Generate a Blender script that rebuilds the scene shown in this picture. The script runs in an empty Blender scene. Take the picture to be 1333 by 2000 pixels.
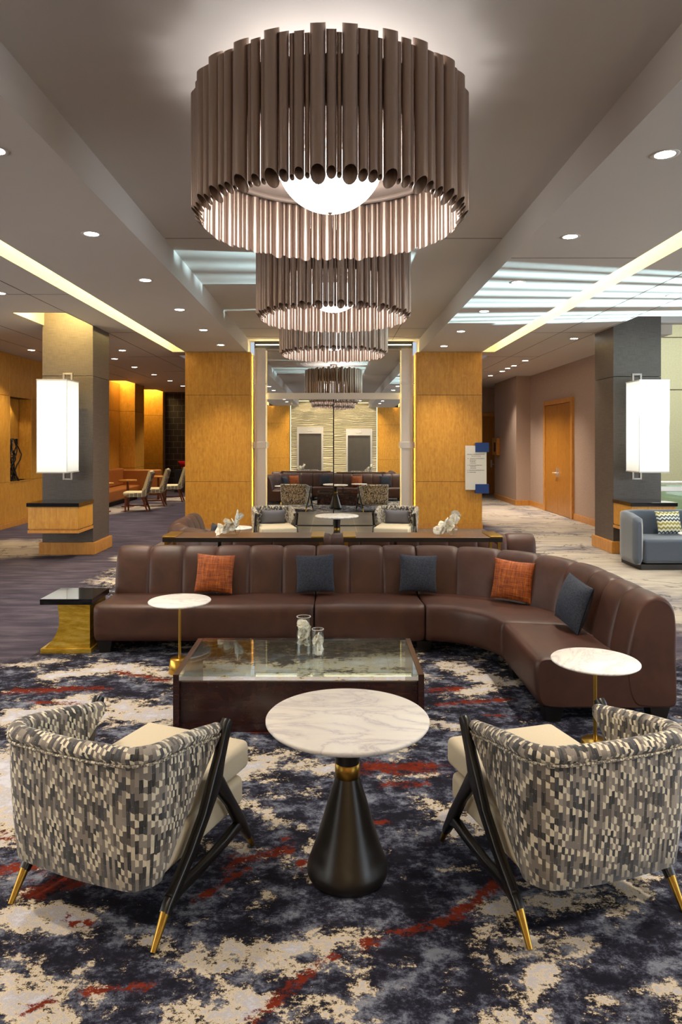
import bpy, bmesh, math, random
import numpy as np
from mathutils import Vector, Matrix
random.seed(7)
rng = np.random.default_rng(5)
SC = bpy.context.scene
COL = SC.collection
PI = math.pi
# ------------------------------------------------------------------ camera
CH = 1.75                       # camera height
FP = 1370.0                     # focal length in pixels of a 1333x2000 frame
HX, HY = 652.0, 863.0           # vanishing point
cam_d = bpy.data.cameras.new('camera')
cam = bpy.data.objects.new('camera', cam_d); COL.objects.link(cam)
cam.location = (0, 0, CH); cam.rotation_euler = (PI/2, 0, 0)
cam_d.sensor_fit = 'VERTICAL'; cam_d.sensor_height = 36; cam_d.sensor_width = 24
cam_d.lens = FP*36/2000
cam_d.shift_x = (666.5-HX)/2000; cam_d.shift_y = -(1000-HY)/2000
cam_d.clip_start = 0.05; cam_d.clip_end = 200
SC.camera = cam
SC.view_settings.view_transform = 'Standard'
SC.view_settings.look = 'None'
SC.view_settings.exposure = 0.32
SC.view_settings.gamma = 1.0
SC.view_settings.use_curve_mapping = False
W = bpy.data.worlds.new('world'); SC.world = W; W.use_nodes = True
W.node_tree.nodes['Background'].inputs[0].default_value = (.75, .85, 1, 1)
W.node_tree.nodes['Background'].inputs[1].default_value = 0.6
SC.cycles.transparent_max_bounces = 32
# light levels (watts / emission strengths)
L_DOWN, L_DOWN_SPOT = 25.0, 190.0
L_BOWL, L_BOWL_UP = 8.0, 7.0
L_LANTERN = .82
L_COVE = 45.0
L_WIN_FILL = 520.0
L_STRIPE = 30000.0
def lamp(name, kind, loc, rot=(0,0,0), energy=10, color=(1,1,1), parent=None, **kw):
    d = bpy.data.lights.new(name, kind); d.energy = energy; d.color = color
    for k, v in kw.items(): setattr(d, k, v)
    o = bpy.data.objects.new(name, d); COL.objects.link(o)
    o.location = loc; o.rotation_euler = rot
    if parent: o.parent = parent
    return o
DAY = (.86, .93, 1.0)
# area lights added outside the unseen window walls, as soft ambient fill
lamp('window_fill', 'AREA', (9.35, .7, 1.8), (0, PI/2, 0), L_WIN_FILL, DAY, shape='RECTANGLE', size=3.0, size_y=13)
lamp('window_fill', 'AREA', (-9.35, 1.8, 1.8), (0, -PI/2, 0), L_WIN_FILL*.8, (1, .93, .84), shape='RECTANGLE', size=3.0, size_y=13)
# spot added to throw cool bands on the ceiling through the added slats
fl = lamp('ceiling_stripe_spot', 'SPOT', (12, 9.2, .1), (0, 0, 0), L_STRIPE, (.62, .93, 1.0), spot_size=math.radians(30), spot_blend=.3, shadow_soft_size=.05)
fl.rotation_euler = (Vector((3.2, 9.3, 3.7))-Vector((12, 9.2, .1))).to_track_quat('-Z', 'Y').to_euler()
for (px_, py_, e_) in ((-4.13, 9.98, 45), (-6.65, 21.1, 32), (-6.65, 24.75, 32)):
    lamp('pocket_light', 'AREA', (px_, py_, 3.93), (math.radians(48), 0, 0), e_, (1, .70, .22), shape='RECTANGLE', size=.6, size_y=.05)
lamp('atrium_daylight', 'AREA', (8.5, 13.2, 5.2), (0, 0, 0), 260, (.95, 1, .95), shape='RECTANGLE', size=4, size_y=3)

def F(px, py):
    Y = FP*CH/(py-HY); return ((px-HX)/FP*Y, Y)
# ------------------------------------------------------------------ mesh builder
class MB:
    def __init__(s): s.v = []; s.f = []; s.uv = []; s.sm = []; s.mi = []
    def add(s, vs, fs, smooth=False, uvs=None, mi=0, M=None):
        n = len(s.v)
        if M is not None: vs = [tuple(M @ Vector(p)) for p in vs]
        s.v += [tuple(p) for p in vs]
        for f in fs:
            s.f.append(tuple(i+n for i in f)); s.sm.append(smooth); s.mi.append(mi)
            s.uv.append([uvs[i] for i in f] if uvs else None)
        return s
    def box(s, x0, x1, y0, y1, z0, z1, M=None, mi=0):
        v = [(x0,y0,z0),(x1,y0,z0),(x1,y1,z0),(x0,y1,z0),(x0,y0,z1),(x1,y0,z1),(x1,y1,z1),(x0,y1,z1)]
        return s.add(v, [(3,2,1,0),(4,5,6,7),(0,1,5,4),(1,2,6,5),(2,3,7,6),(3,0,4,7)], M=M, mi=mi)
    def loft(s, rings, uvs=None, close=True, cap=True, smooth=True, M=None, mi=0, capsmooth=False):
        n = len(rings[0]); vs = [p for r in rings for p in r]
        U = [q for r in uvs for q in r] if uvs else None
        fs = []
        for a in range(len(rings)-1):
            for b in range(n if close else n-1):
                c = (b+1) % n
                fs.append((a*n+b, a*n+c, (a+1)*n+c, (a+1)*n+b))
        s.add(vs, fs, smooth, U, mi, M)
        if cap and close:
            s.add(rings[0], [tuple(range(n))[::-1]], capsmooth, uvs[0] if uvs else None, mi, M)
            s.add(rings[-1], [tuple(range(n))], capsmooth, uvs[-1] if uvs else None, mi, M)
        return s
    def lathe(s, prof, seg=32, c=(0,0), cap=True, M=None, mi=0, smooth=True):
        rings = []
        for r, z in prof:
            rings.append([(c[0]+r*math.cos(2*PI*k/seg), c[1]+r*math.sin(2*PI*k/seg), z) for k in range(seg)])
        return s.loft(rings, cap=cap, M=M, mi=mi, smooth=smooth)
    def tube(s, pts, rad, seg=8, M=None, mi=0, closed=False):
        P = [Vector(p) for p in pts]; rings = []
        R = rad if isinstance(rad, (list, tuple)) else [rad]*len(P)
        up = None
        for i, p in enumerate(P):
            t = (P[min(i+1, len(P)-1)]-P[max(i-1, 0)])
            t = t.normalized() if t.length > 1e-9 else Vector((0,0,1))
            if up is None:
                up = t.orthogonal().normalized()
            else:
                up = (up - t*up.dot(t))
                up = up.normalized() if up.length > 1e-6 else t.orthogonal().normalized()
            b = t.cross(up)
            rings.append([tuple(p+(up*math.cos(2*PI*k/seg)+b*math.sin(2*PI*k/seg))*R[i]) for k in range(seg)])
        return s.loft(rings, M=M, mi=mi)
    def build(s, name, mats, parent=None, bev=0, seg=2, loc=None, rz=0, sub=0, autosmooth=False, solid=0):
        me = bpy.data.meshes.new(name)
        me.from_pydata(s.v, [], s.f); me.update()
        if not isinstance(mats, (list, tuple)): mats = [mats]
        for m in mats: me.materials.append(m)
        me.polygons.foreach_set('use_smooth', s.sm); me.polygons.foreach_set('material_index', s.mi)
        if any(u is not None for u in s.uv):
            l = me.uv_layers.new(name='UVMap'); d = []
            for f, u in zip(s.f, s.uv):
                for k in range(len(f)): d += list(u[k]) if u else [0, 0]
            l.data.foreach_set('uv', d)
        bm = bmesh.new(); bm.from_mesh(me); bmesh.ops.recalc_face_normals(bm, faces=bm.faces); bm.to_mesh(me); bm.free()
        o = bpy.data.objects.new(name, me); COL.objects.link(o)
        if parent: o.parent = parent
        if loc: o.location = loc
        o.rotation_euler = (0, 0, rz)
        if bev:
            b = o.modifiers.new('bevel', 'BEVEL'); b.width = bev; b.segments = seg; b.limit_method = 'ANGLE'; b.angle_limit = math.radians(40)
        if sub:
            b = o.modifiers.new('sub', 'SUBSURF'); b.levels = sub; b.render_levels = sub
        return o
def tag(o, label=None, cat=None, group=None, kind=None):
    if label: o['label'] = label
    if cat: o['category'] = cat
    if group: o['group'] = group
    if kind: o['kind'] = kind
    return o
def thing(name, label, cat, loc=(0,0,0), rz=0, group=None):
    o = bpy.data.objects.new(name, None); COL.objects.link(o); o.empty_display_size = .1
    o.location = loc; o.rotation_euler = (0, 0, rz)
    return tag(o, label, cat, group)
def struct(o): o['kind'] = 'structure'; return o
def copy_tree(o, loc=None, rz=None, label=None, group=None, parent=None):
    c = o.copy(); COL.objects.link(c); c.parent = parent
    if loc is not None: c.location = loc
    if rz is not None: c.rotation_euler = (0, 0, rz)
    if label: c['label'] = label
    if group: c['group'] = group
    for ch in list(o.children): copy_tree(ch, parent=c)
    return c
# ------------------------------------------------------------------ materials
class NT:
    def __init__(s, name):
        s.m = bpy.data.materials.new(name); s.m.use_nodes = True
        s.t = s.m.node_tree; s.n = s.t.nodes; s.l = s.t.links
        s.p = s.n['Principled BSDF']; s.out = s.n['Material Output']
    def node(s, typ, **kw):
        n = s.n.new(typ)
        for k, v in kw.items(): setattr(n, k, v)
        return n
    def put(s, sock, v):
        if isinstance(v, bpy.types.NodeSocket): s.l.new(v, sock)
        elif v is not None: sock.default_value = v
    def math(s, op, a, b=None, c=None, clamp=False):
        n = s.node('ShaderNodeMath', operation=op); n.use_clamp = clamp
        s.put(n.inputs[0], a)
        if b is not None: s.put(n.inputs[1], b)
        if c is not None: s.put(n.inputs[2], c)
        return n.outputs[0]
    def mix(s, fac, a, b, blend='MIX'):
        n = s.node('ShaderNodeMix', data_type='RGBA', blend_type=blend)
        s.put(n.inputs[0], fac); s.put(n.inputs[6], a); s.put(n.inputs[7], b)
        return n.outputs[2]
    def coords(s, kind='Object', scale=(1,1,1), rot=(0,0,0), loc=(0,0,0)):
        tc = s.node('ShaderNodeTexCoord'); mp = s.node('ShaderNodeMapping')
        s.l.new(tc.outputs[kind], mp.inputs[0])
        mp.inputs[1].default_value = loc; mp.inputs[2].default_value = rot; mp.inputs[3].default_value = scale
        return mp.outputs[0]
    def noise(s, vec, scale=5, detail=4, rough=.5, dist=0, color=False):
        n = s.node('ShaderNodeTexNoise'); s.put(n.inputs['Vector'], vec)
        n.inputs['Scale'].default_value = scale; n.inputs['Detail'].default_value = detail
        n.inputs['Roughness'].default_value = rough; n.inputs['Distortion'].default_value = dist
        return n.outputs['Color' if color else 'Fac']
    def ramp(s, fac, stops, interp='LINEAR'):
        n = s.node('ShaderNodeValToRGB'); s.put(n.inputs[0], fac); r = n.color_ramp; r.interpolation = interp
        while len(r.elements) < len(stops): r.elements.new(.5)
        for e, (p, c) in zip(r.elements, stops):
            e.position = p; e.color = (*c, 1) if len(c) == 3 else c
        return n.outputs[0]
    def bump(s, h, strength=.3, dist=.01):
        n = s.node('ShaderNodeBump'); n.inputs['Strength'].default_value = strength; n.inputs['Distance'].default_value = dist
        s.l.new(h, n.inputs['Height']); s.l.new(n.outputs[0], s.p.inputs['Normal']); return n
    def set(s, **kw):
        names = dict(color='Base Color', rough='Roughness', metal='Metallic', spec='Specular IOR Level', sheen='Sheen Weight',
                     coat='Coat Weight', coatr='Coat Roughness', trans='Transmission Weight', ior='IOR', em='Emission Color', ems='Emission Strength', alpha='Alpha')
        for k, v in kw.items():
            if isinstance(v, tuple) and len(v) == 3: v = (*v, 1)
            s.put(s.p.inputs[names[k]], v)
        return s
def srgb(h):
    h = h.lstrip('#'); c = [int(h[i:i+2], 16)/255 for i in (0, 2, 4)]
    return tuple(x/12.92 if x <= .04045 else ((x+.055)/1.055)**2.4 for x in c)
def plain(name, c, rough=.5, metal=0, nscale=0, namp=.1, bump=0, **kw):
    t = NT(name); c = srgb(c) if isinstance(c, str) else c
    t.set(rough=rough, metal=metal, **kw)
    if nscale:
        n = t.noise(t.coords(), nscale, 5, .6)
        t.set(color=t.mix(n, tuple(x*(1-namp) for x in c)+(1,), tuple(min(1, x*(1+namp)) for x in c)+(1,)))
        if bump: t.bump(n, bump, .004)
    else: t.set(color=c)
    return t.m
def emit(name, c, s):
    t = NT(name); t.set(color=(.8,.8,.8), em=c, ems=s); return t.m
def wood(name, a, b, rough=.35, stretch=(14, 14, 1.2), figure=True, coat=.2):
    t = NT(name); co = t.coords('Object', stretch)
    n1 = t.noise(co, 3, 6, .6, .4); n2 = t.noise(t.coords('Object', (6, 6, 3)), 2.2, 3, .5, 1.5)
    f = t.math('ADD', t.math('MULTIPLY', n1, .55), t.math('MULTIPLY', n2, .45))
    t.set(color=t.ramp(f, [(.3, a), (.7, b)]), rough=rough, coat=coat, coatr=.25)
    t.bump(n1, .05, .002); return t.m
def thin_glass(name, tint=(.86,.95,.92), ior=1.5, rough=0.0, minr=.0):
    t = NT(name); t.n.remove(t.p)
    tr = t.node('ShaderNodeBsdfTransparent'); tr.inputs[0].default_value = (*tint, 1)
    gl = t.node('ShaderNodeBsdfGlossy'); gl.inputs['Roughness'].default_value = rough
    fr = t.node('ShaderNodeFresnel'); ge = t.node('ShaderNodeNewGeometry')
    t.l.new(t.math('MULTIPLY_ADD', ge.outputs['Backfacing'], 1/ior-ior, ior), fr.inputs[0])
    mx = t.node('ShaderNodeMixShader')
    t.l.new(t.math('ADD', fr.outputs[0], minr, clamp=True), mx.inputs[0])
    t.l.new(tr.outputs[0], mx.inputs[1]); t.l.new(gl.outputs[0], mx.inputs[2]); t.l.new(mx.outputs[0], t.out.inputs[0])
    return t.m
M = {}
M['ceil'] = plain('ceiling_paint', (.56, .52, .49), .75, nscale=1.2, namp=.03)
M['wood'] = wood('maple_panel', srgb('#b57722'), srgb('#dca443'), .38)
M['wood_dark_gap'] = plain('panel_gap', '#3a2208', .8)
M['wood_trim'] = wood('maple_trim', srgb('#b8742a'), srgb('#d39a48'), .35)
M['door_wood'] = wood('door_veneer', srgb('#9c6420'), srgb('#bd8232'), .4)
M['steel'] = plain('brushed_steel', (.80, .76, .72), .42, .85, nscale=40, namp=.06)
M['bracket'] = plain('satin_bracket', (.42, .38, .34), .4, .9)
M['steel_dark'] = plain('elevator_steel', (.33, .31, .29), .3, 1, nscale=3, namp=.2)
M['brass'] = plain('brass', srgb('#c9a24a'), .28, 1, nscale=30, namp=.05)
M['brass_aged'] = plain('aged_brass', srgb('#a9853c'), .34, 1, nscale=20, namp=.1)
M['black_wood'] = plain('ebonised_wood', '#16120f', .32, nscale=30, namp=.2)
M['black_gloss'] = plain('black_lacquer', '#0d0b0c', .07, coat=.5, coatr=.03)
M['bronze'] = plain('bronze_tube', (.36, .265, .215), .30, .72, nscale=60, namp=.06)
M['bronze_in'] = plain('bronze_band', (.30, .23, .19), .5, .4)
M['walnut'] = wood('walnut_veneer', srgb('#2a1512'), srgb('#42241d'), .16, (1.5, 14, 14), coat=.5)
M['console'] = wood('console_veneer', srgb('#4a362c'), srgb('#6a5143'), .3, (1.5, 14, 14))
M['mirror'] = plain('mirror_silver', (.86, .87, .85), .0, 1)
M['glass'] = thin_glass('table_glass', (.86, .94, .91), 1.5, 0, .02)
M['pane'] = thin_glass('clear_glass', (.985, .995, .99), 1.5, 0, .02)
M['rail_glass'] = thin_glass('railing_glass', (.78, .92, .88))
M['water'] = thin_glass('water', (.995, .998, .995), 1.12)
M['petal'] = plain('white_petal', '#f4efdf', .55, nscale=20, namp=.06)
M['pistil'] = plain('yellow_centre', '#c7b52e', .6)
M['stem'] = plain('green_stem', '#5d6b2d', .6)
def _lan():
    t = NT('lantern_glass'); sp = t.node('ShaderNodeSeparateXYZ'); t.l.new(t.coords('Object'), sp.inputs[0])
    d = t.math('ABSOLUTE', t.math('SUBTRACT', sp.outputs[2], .72)); f = t.math('MULTIPLY_ADD', t.math('POWER', t.math('MULTIPLY', d, 1.45), 3), -.62*L_LANTERN, L_LANTERN)
    t.set(color=(.8,.8,.75), em=(.97, 1, .93, 1), ems=f, rough=.4); return t.m
M['lantern'] = _lan()
M['bowl'] = emit('bowl_glass', (1, .99, .97, 1), L_BOWL)
M['lens'] = emit('downlight_lens', (1, .9, .78, 1), L_DOWN)
M['cove'] = emit('cove_led', (1, .80, .30, 1), L_COVE)
M['cove_lift'] = emit('cove_led_soft', (1, .85, .45, 1), 2.2)
M['cove_white'] = emit('cove_led_pale', (1, .88, .55, 1), 7)
M['trim_white'] = plain('white_trim', '#c9c4bd', .5)
M['tub'] = plain('blue_velvet', '#485160', .85, nscale=60, namp=.12, sheen=.5)
M['plinth_dark'] = plain('dark_plinth', '#2b2725', .5)
M['banquette'] = plain('tan_leather', '#a5642a', .45, nscale=6, namp=.15)
M['chair_wood'] = wood('red_brown_wood', srgb('#5f2c17'), srgb('#8a4a27'), .35)
M['cream_vinyl'] = plain('cream_vinyl', '#dccf9f', .5)
M['dark_void'] = plain('charcoal_panel', '#1b1718', .6)
M['white_panel'] = plain('sign_white', '#dcdad3', .4)
M['sign_blue'] = plain('sign_blue', '#12397a', .35)
M['ink'] = plain('sign_ink', '#4a4a4a', .6)
M['red'] = plain('red_glaze', '#b01522', .25)
M['frame_grey'] = plain('window_frame', '#77736e', .4, .6)
M['grey_pillow'] = plain('grey_pillow_cloth', '#6b6a72', .9, nscale=90, namp=.15)
def _m():
    # brown leather
    t = NT('brown_leather'); co = t.coords()
    n = t.noise(co, 3.5, 4, .6, .5); v = t.noise(co, 160, 3, .6)
    t.set(color=t.ramp(n, [(.3, srgb('#39221a')), (.7, srgb('#4f3126'))]), rough=.45, spec=.4)
    t.bump(v, .12, .002); M['leather'] = t.m
    # cream linen
    t = NT('cream_linen'); co = t.coords(); n = t.noise(co, 350, 2, .7); n2 = t.noise(co, 4, 3, .5)
    t.set(color=t.mix(t.math('MULTIPLY', n, .6), srgb('#c6b799')+(1,), srgb('#efe6d0')+(1,)), rough=.9); t.bump(n, .25, .001); M['linen'] = t.m
    # orange chenille
    t = NT('orange_chenille'); a = t.noise(t.coords('Object', (60, 3, 3)), 3, 5, .7); b = t.noise(t.coords('Object', (3, 3, 60)), 3, 5, .7)
    f = t.math('ADD', t.math('MULTIPLY', a, .5), t.math('MULTIPLY', b, .5))
    t.set(color=t.ramp(f, [(.36, srgb('#2a0e05')), (.46, srgb('#7d3509')), (.58, srgb('#b25f14')), (.7, srgb('#cf9548'))]), rough=.7); t.bump(f, .5, .004); M['orange'] = t.m
    # slate wool
    t = NT('slate_wool'); n = t.noise(t.coords(), 90, 4, .75)
    t.set(color=t.ramp(n, [(.3, srgb('#151822')), (.7, srgb('#3d4351'))]), rough=.95); t.bump(n, .6, .003); M['slate'] = t.m
    # marble
    t = NT('white_marble'); co = t.coords('Object', (1, 3.2, 1), (0, 0, math.radians(28)))
    n = t.noise(co, 2.2, 9, .62, .8); d = t.math('ABSOLUTE', t.math('SUBTRACT', n, .5))
    vein = t.ramp(d, [(.0, (.60, .55, .55)), (.012, (.74, .70, .67)), (.05, (.84, .80, .74)), (.2, (.88, .84, .77))])
    n2 = t.noise(t.coords('Object', (1, 2, 1), (0, 0, .5)), 7, 6, .7)
    t.set(color=t.mix(t.ramp(n2, [(.55, (0,0,0)), (.85, (.3,.3,.3))]), vein, (.6, .56, .55, 1)), rough=.38); M['marble'] = t.m
    # woven grey wall covering on the columns
    t = NT('woven_wallcovering'); a = t.noise(t.coords('Object', (3, 3, 140)), 2, 4, .6); b = t.noise(t.coords('Object', (60, 60, 3)), 3, 3, .6)
    f = t.math('ADD', t.math('MULTIPLY', a, .65), t.math('MULTIPLY', b, .35))
    t.set(color=t.ramp(f, [(.35, srgb('#3d3632')), (.65, srgb('#655c55'))]), rough=.42, spec=.5); t.bump(f, .2, .002); M['woven'] = t.m
    # beige wall paper
    t = NT('beige_wallpaper'); a = t.noise(t.coords('Object', (1, 1, 8)), 30, 4, .7)
    t.set(color=t.ramp(a, [(.3, srgb('#9d8778')), (.7, srgb('#bda696'))]), rough=.7); t.bump(a, .1, .001); M['paper'] = t.m
    t = NT('atrium_plaster'); a = t.noise(t.coords(), 30, 4, .7)
    t.set(color=t.ramp(a, [(.3, srgb('#c8c6a2')), (.7, srgb('#d8d6b4'))]), rough=.7); M['plaster'] = t.m
    # carved wave wall
    t = NT('carved_plaster'); co = t.coords('Object', (1.2, 1, 9))
    w = t.node('ShaderNodeTexWave', wave_type='BANDS', bands_direction='Z'); t.l.new(t.coords('Object', (.25, 1, 1.6)), w.inputs[0])
    w.inputs['Scale'].default_value = 2.6; w.inputs['Distortion'].default_value = 7; w.inputs['Detail'].default_value = 1.5; w.inputs['Detail Scale'].default_value = 1.2
    t.set(color=srgb('#ecdcb4'), rough=.7); t.bump(w.outputs[1], .8, .10); M['carved'] = t.m
    # gold leaf
    t = NT('gold_leaf'); n = t.noise(t.coords('Object', (2, 2, 9)), 3, 6, .7, .3); g = t.noise(t.coords(), 14, 5, .7)
    t.set(color=t.ramp(n, [(.3, srgb('#a88426')), (.5, srgb('#dcb43c')), (.7, srgb('#f2d878'))]), metal=.8, rough=t.math('MULTIPLY_ADD', g, .3, .2)); t.bump(n, .15, .003); M['goldleaf'] = t.m
    # patterned upholstery: rows of small brushed bars, in metres of cloth
    t = NT('brushstroke_cloth'); tc = t.node('ShaderNodeTexCoord'); sp = t.node('ShaderNodeSeparateXYZ'); t.l.new(tc.outputs['UV'], sp.inputs[0])
    cu = t.math('DIVIDE', sp.outputs[0], .0115); ci = t.math('FLOOR', cu)
    wn = t.node('ShaderNodeTexWhiteNoise', noise_dimensions='1D'); t.l.new(ci, wn.inputs['W'])
    rv = t.math('ADD', t.math('DIVIDE', sp.outputs[1], .047), t.math('ADD', t.math('MULTIPLY', ci, .42), t.math('MULTIPLY', wn.outputs[0], .12)))
    ri = t.math('FLOOR', rv); rf = t.math('FRACT', rv)
    cb = t.node('ShaderNodeCombineXYZ'); t.l.new(ci, cb.inputs[0]); t.l.new(ri, cb.inputs[1])
    w2 = t.node('ShaderNodeTexWhiteNoise', noise_dimensions='2D'); t.l.new(cb.outputs[0], w2.inputs['Vector'])
    base = t.ramp(w2.outputs[0], [(0, srgb('#101217')), (.21, srgb('#544d47')), (.45, srgb('#80776e')), (.72, srgb('#34373f')), (.83, srgb('#978e83')), (.97, srgb('#d9cfb4'))], 'CONSTANT')
    sx = t.noise(t.coords('UV', (420, 22, 1)), 1, 4, .7)
    hh = t.math('FRACT', t.math('MULTIPLY', w2.outputs[0], 17.3))
    hh = t.math('MULTIPLY', t.math('GREATER_THAN', hh, .54), t.math('MULTIPLY_ADD', hh, .35, .20))
    hh = t.math('MULTIPLY', hh, t.math('MULTIPLY_ADD', t.math('FRACT', cu), .35, .82))
    tip = t.math('GREATER_THAN', t.math('ADD', hh, t.math('MULTIPLY_ADD', sx, .24, -.12)), rf)
    c = t.mix(tip, base, srgb('#e4dac0')+(1,))
    c = t.mix(t.math('MULTIPLY', t.math('SUBTRACT', sx, .4, clamp=True), 1.2), c, srgb('#8f877d')+(1,))
    t.set(color=c, rough=.85, sheen=.2); t.bump(sx, .12, .001); M['cloth'] = t.m
    t = NT('welt_cord'); n = t.noise(t.coords('Object', (60, 60, 60)), 2, 2, .6)
    t.set(color=t.ramp(n, [(.4, srgb('#4c4844')), (.5, srgb('#8b8278')), (.6, srgb('#dcd2b8'))]), rough=.85); M['welt'] = t.m
    # small striped back cloth
    t = NT('dash_cloth'); br = t.node('ShaderNodeTexBrick'); t.l.new(t.coords('Object', (1, 1, 1), (PI/2, 0, PI/2)), br.inputs[0])
    br.inputs['Color1'].default_value = (*srgb('#262433'), 1); br.inputs['Color2'].default_value = (*srgb('#3a3548'), 1); br.inputs['Mortar'].default_value = (*srgb('#cfc7a8'), 1)
    br.inputs['Scale'].default_value = 1; br.inputs['Brick Width'].default_value = .035; br.inputs['Row Height'].default_value = .10; br.inputs['Mortar Size'].default_value = .008
    t.set(color=br.outputs[0], rough=.8); M['dash'] = t.m
    # ikat cushion
    t = NT('ikat_cloth'); sp = t.node('ShaderNodeSeparateXYZ'); t.l.new(t.coords('Object'), sp.inputs[0])
    zz = t.math('PINGPONG', t.math('MULTIPLY', sp.outputs[0], 1), .028)
    ph = t.math('FRACT', t.math('DIVIDE', t.math('ADD', sp.outputs[2], t.math('MULTIPLY', zz, .9)), .22))
    t.set(color=t.ramp(ph, [(0, srgb('#d9d3b8')), (.12, srgb('#39424c')), (.24, srgb('#c9d0ce')), (.36, srgb('#39424c')), (.46, srgb('#d9d3b8')), (.6, srgb('#8a8240')), (.72, srgb('#d9d3b8')), (.86, srgb('#9a8f45'))], 'CONSTANT'), rough=.85); M['ikat'] = t.m
    # dark lattice wall
    t = NT('lattice_panel'); br = t.node('ShaderNodeTexBrick'); t.l.new(t.coords('Object', (1, 1, 1), (PI/2, 0, 0)), br.inputs[0])
    br.inputs['Color1'].default_value = (*srgb('#241a22'), 1); br.inputs['Color2'].default_value = (*srgb('#2b2029'), 1); br.inputs['Mortar'].default_value = (*srgb('#6b6258'), 1)
    br.inputs['Scale'].default_value = 1; br.inputs['Brick Width'].default_value = .30; br.inputs['Row Height'].default_value = .22; br.inputs['Mortar Size'].default_value = .006
    t.set(color=br.outputs[0], rough=.5); M['lattice'] = t.m
    # stone tiles
    t = NT('slate_tiles'); br = t.node('ShaderNodeTexBrick'); t.l.new(t.coords('Object'), br.inputs[0]); br.offset = 0
    br.inputs['Color1'].default_value = (*srgb('#656361'), 1); br.inputs['Color2'].default_value = (*srgb('#6f6c69'), 1); br.inputs['Mortar'].default_value = (*srgb('#a39c90'), 1)
    br.inputs['Scale'].default_value = 1; br.inputs['Brick Width'].default_value = .45; br.inputs['Row Height'].default_value = .9; br.inputs['Mortar Size'].default_value = .006
    t.set(color=br.outputs[0], rough=.28); M['tiles'] = t.m
    # carpet
    t = NT('abstract_carpet')
    def at(n):
        a = t.node('ShaderNodeAttribute'); a.attribute_name = n; a.attribute_type = 'GEOMETRY'; return a.outputs['Fac']
    co = t.coords('Object', (1, 1.25, 1))
    big = t.noise(t.coords('Object', (1, 1.5, 1)), 1.7, 4, .6, .3)
    rag = t.noise(co, 9, 11, .84)
    rag2 = t.noise(t.coords('Object', (1, 1.3, 1), loc=(7, 3, 0)), 11, 10, .84)
    v = t.math('ADD', at('cream'), t.math('MULTIPLY', t.math('SUBTRACT', rag, .5), 2.6))
    v = t.math('ADD', v, t.math('MULTIPLY', t.math('SUBTRACT', big, .5), .9))
    mid = t.noise(t.coords('Object', (1, 1.3, 1), loc=(2, 9, 0)), 5, 10, .82)
    dark = t.ramp(mid, [(.44, srgb('#1b1a23')), (.49, srgb('#262532')), (.53, srgb('#474a59')), (.60, srgb('#7c808c'))])
    light = t.ramp(v, [(.0, srgb('#8f9094')), (.47, srgb('#9a948e')), (.51, srgb('#d8c39d')), (.60, srgb('#c9bda9')), (.70, srgb('#a9a7ad')), (.85, srgb('#c0c0c8')), (1, srgb('#c5c5cf'))])
    near = t.mix(t.math('MULTIPLY_ADD', v, 14, -6.6, clamp=True), dark, light)
    r = t.math('ADD', at('rust'), t.math('MULTIPLY', t.math('SUBTRACT', rag2, .5), 2.9))
    rustc = t.ramp(mid, [(.35, srgb('#4c170c')), (.6, srgb('#7c2d18'))])
    near = t.mix(t.math('MULTIPLY_ADD', r, 14, -6.6, clamp=True), near, rustc)
    st = t.noise(t.coords('Object', (.5, 2.5, 1)), 3, 7, .65)
    purple = t.ramp(st, [(.3, srgb('#38333f')), (.5, srgb('#4a444f')), (.7, srgb('#655d66'))])
    vein = t.math('ABSOLUTE', t.math('SUBTRACT', t.noise(t.coords('Object', (1, 1, 1)), .8, 6, .6, .6), .5))
    bb = t.noise(t.coords('Object', (1, 1.6, 1), loc=(3, 1, 0)), .55, 5, .6)
    beige = t.ramp(st, [(.3, srgb('#968b80')), (.6, srgb('#b5aa9c'))])
    beige = t.mix(t.math('MULTIPLY_ADD', bb, 7, -3.6, clamp=True), beige, t.ramp(st, [(.3, srgb('#4c4a57')), (.7, srgb('#7d7c86'))]))
    beige = t.mix(t.ramp(vein, [(.0, (.75,.75,.75)), (.014, (0,0,0))]), beige, srgb('#3c3a44')+(1,))
    zr = t.math('ADD', at('zone'), t.math('MULTIPLY', t.math('SUBTRACT', mid, .5), .5))
    far = t.mix(t.math('MULTIPLY_ADD', t.math('ADD', at('beige'), t.math('MULTIPLY', t.math('SUBTRACT', st, .5), .6)), 6, -2.6, clamp=True), purple, beige)
    t.set(color=t.mix(t.math('MULTIPLY_ADD', zr, 5, -2, clamp=True), near, far), rough=.95, spec=.1)
    fz = t.noise(t.coords(), 260, 2, .6); t.bump(fz, .5, .006); M['carpet'] = t.m
_m()
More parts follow.
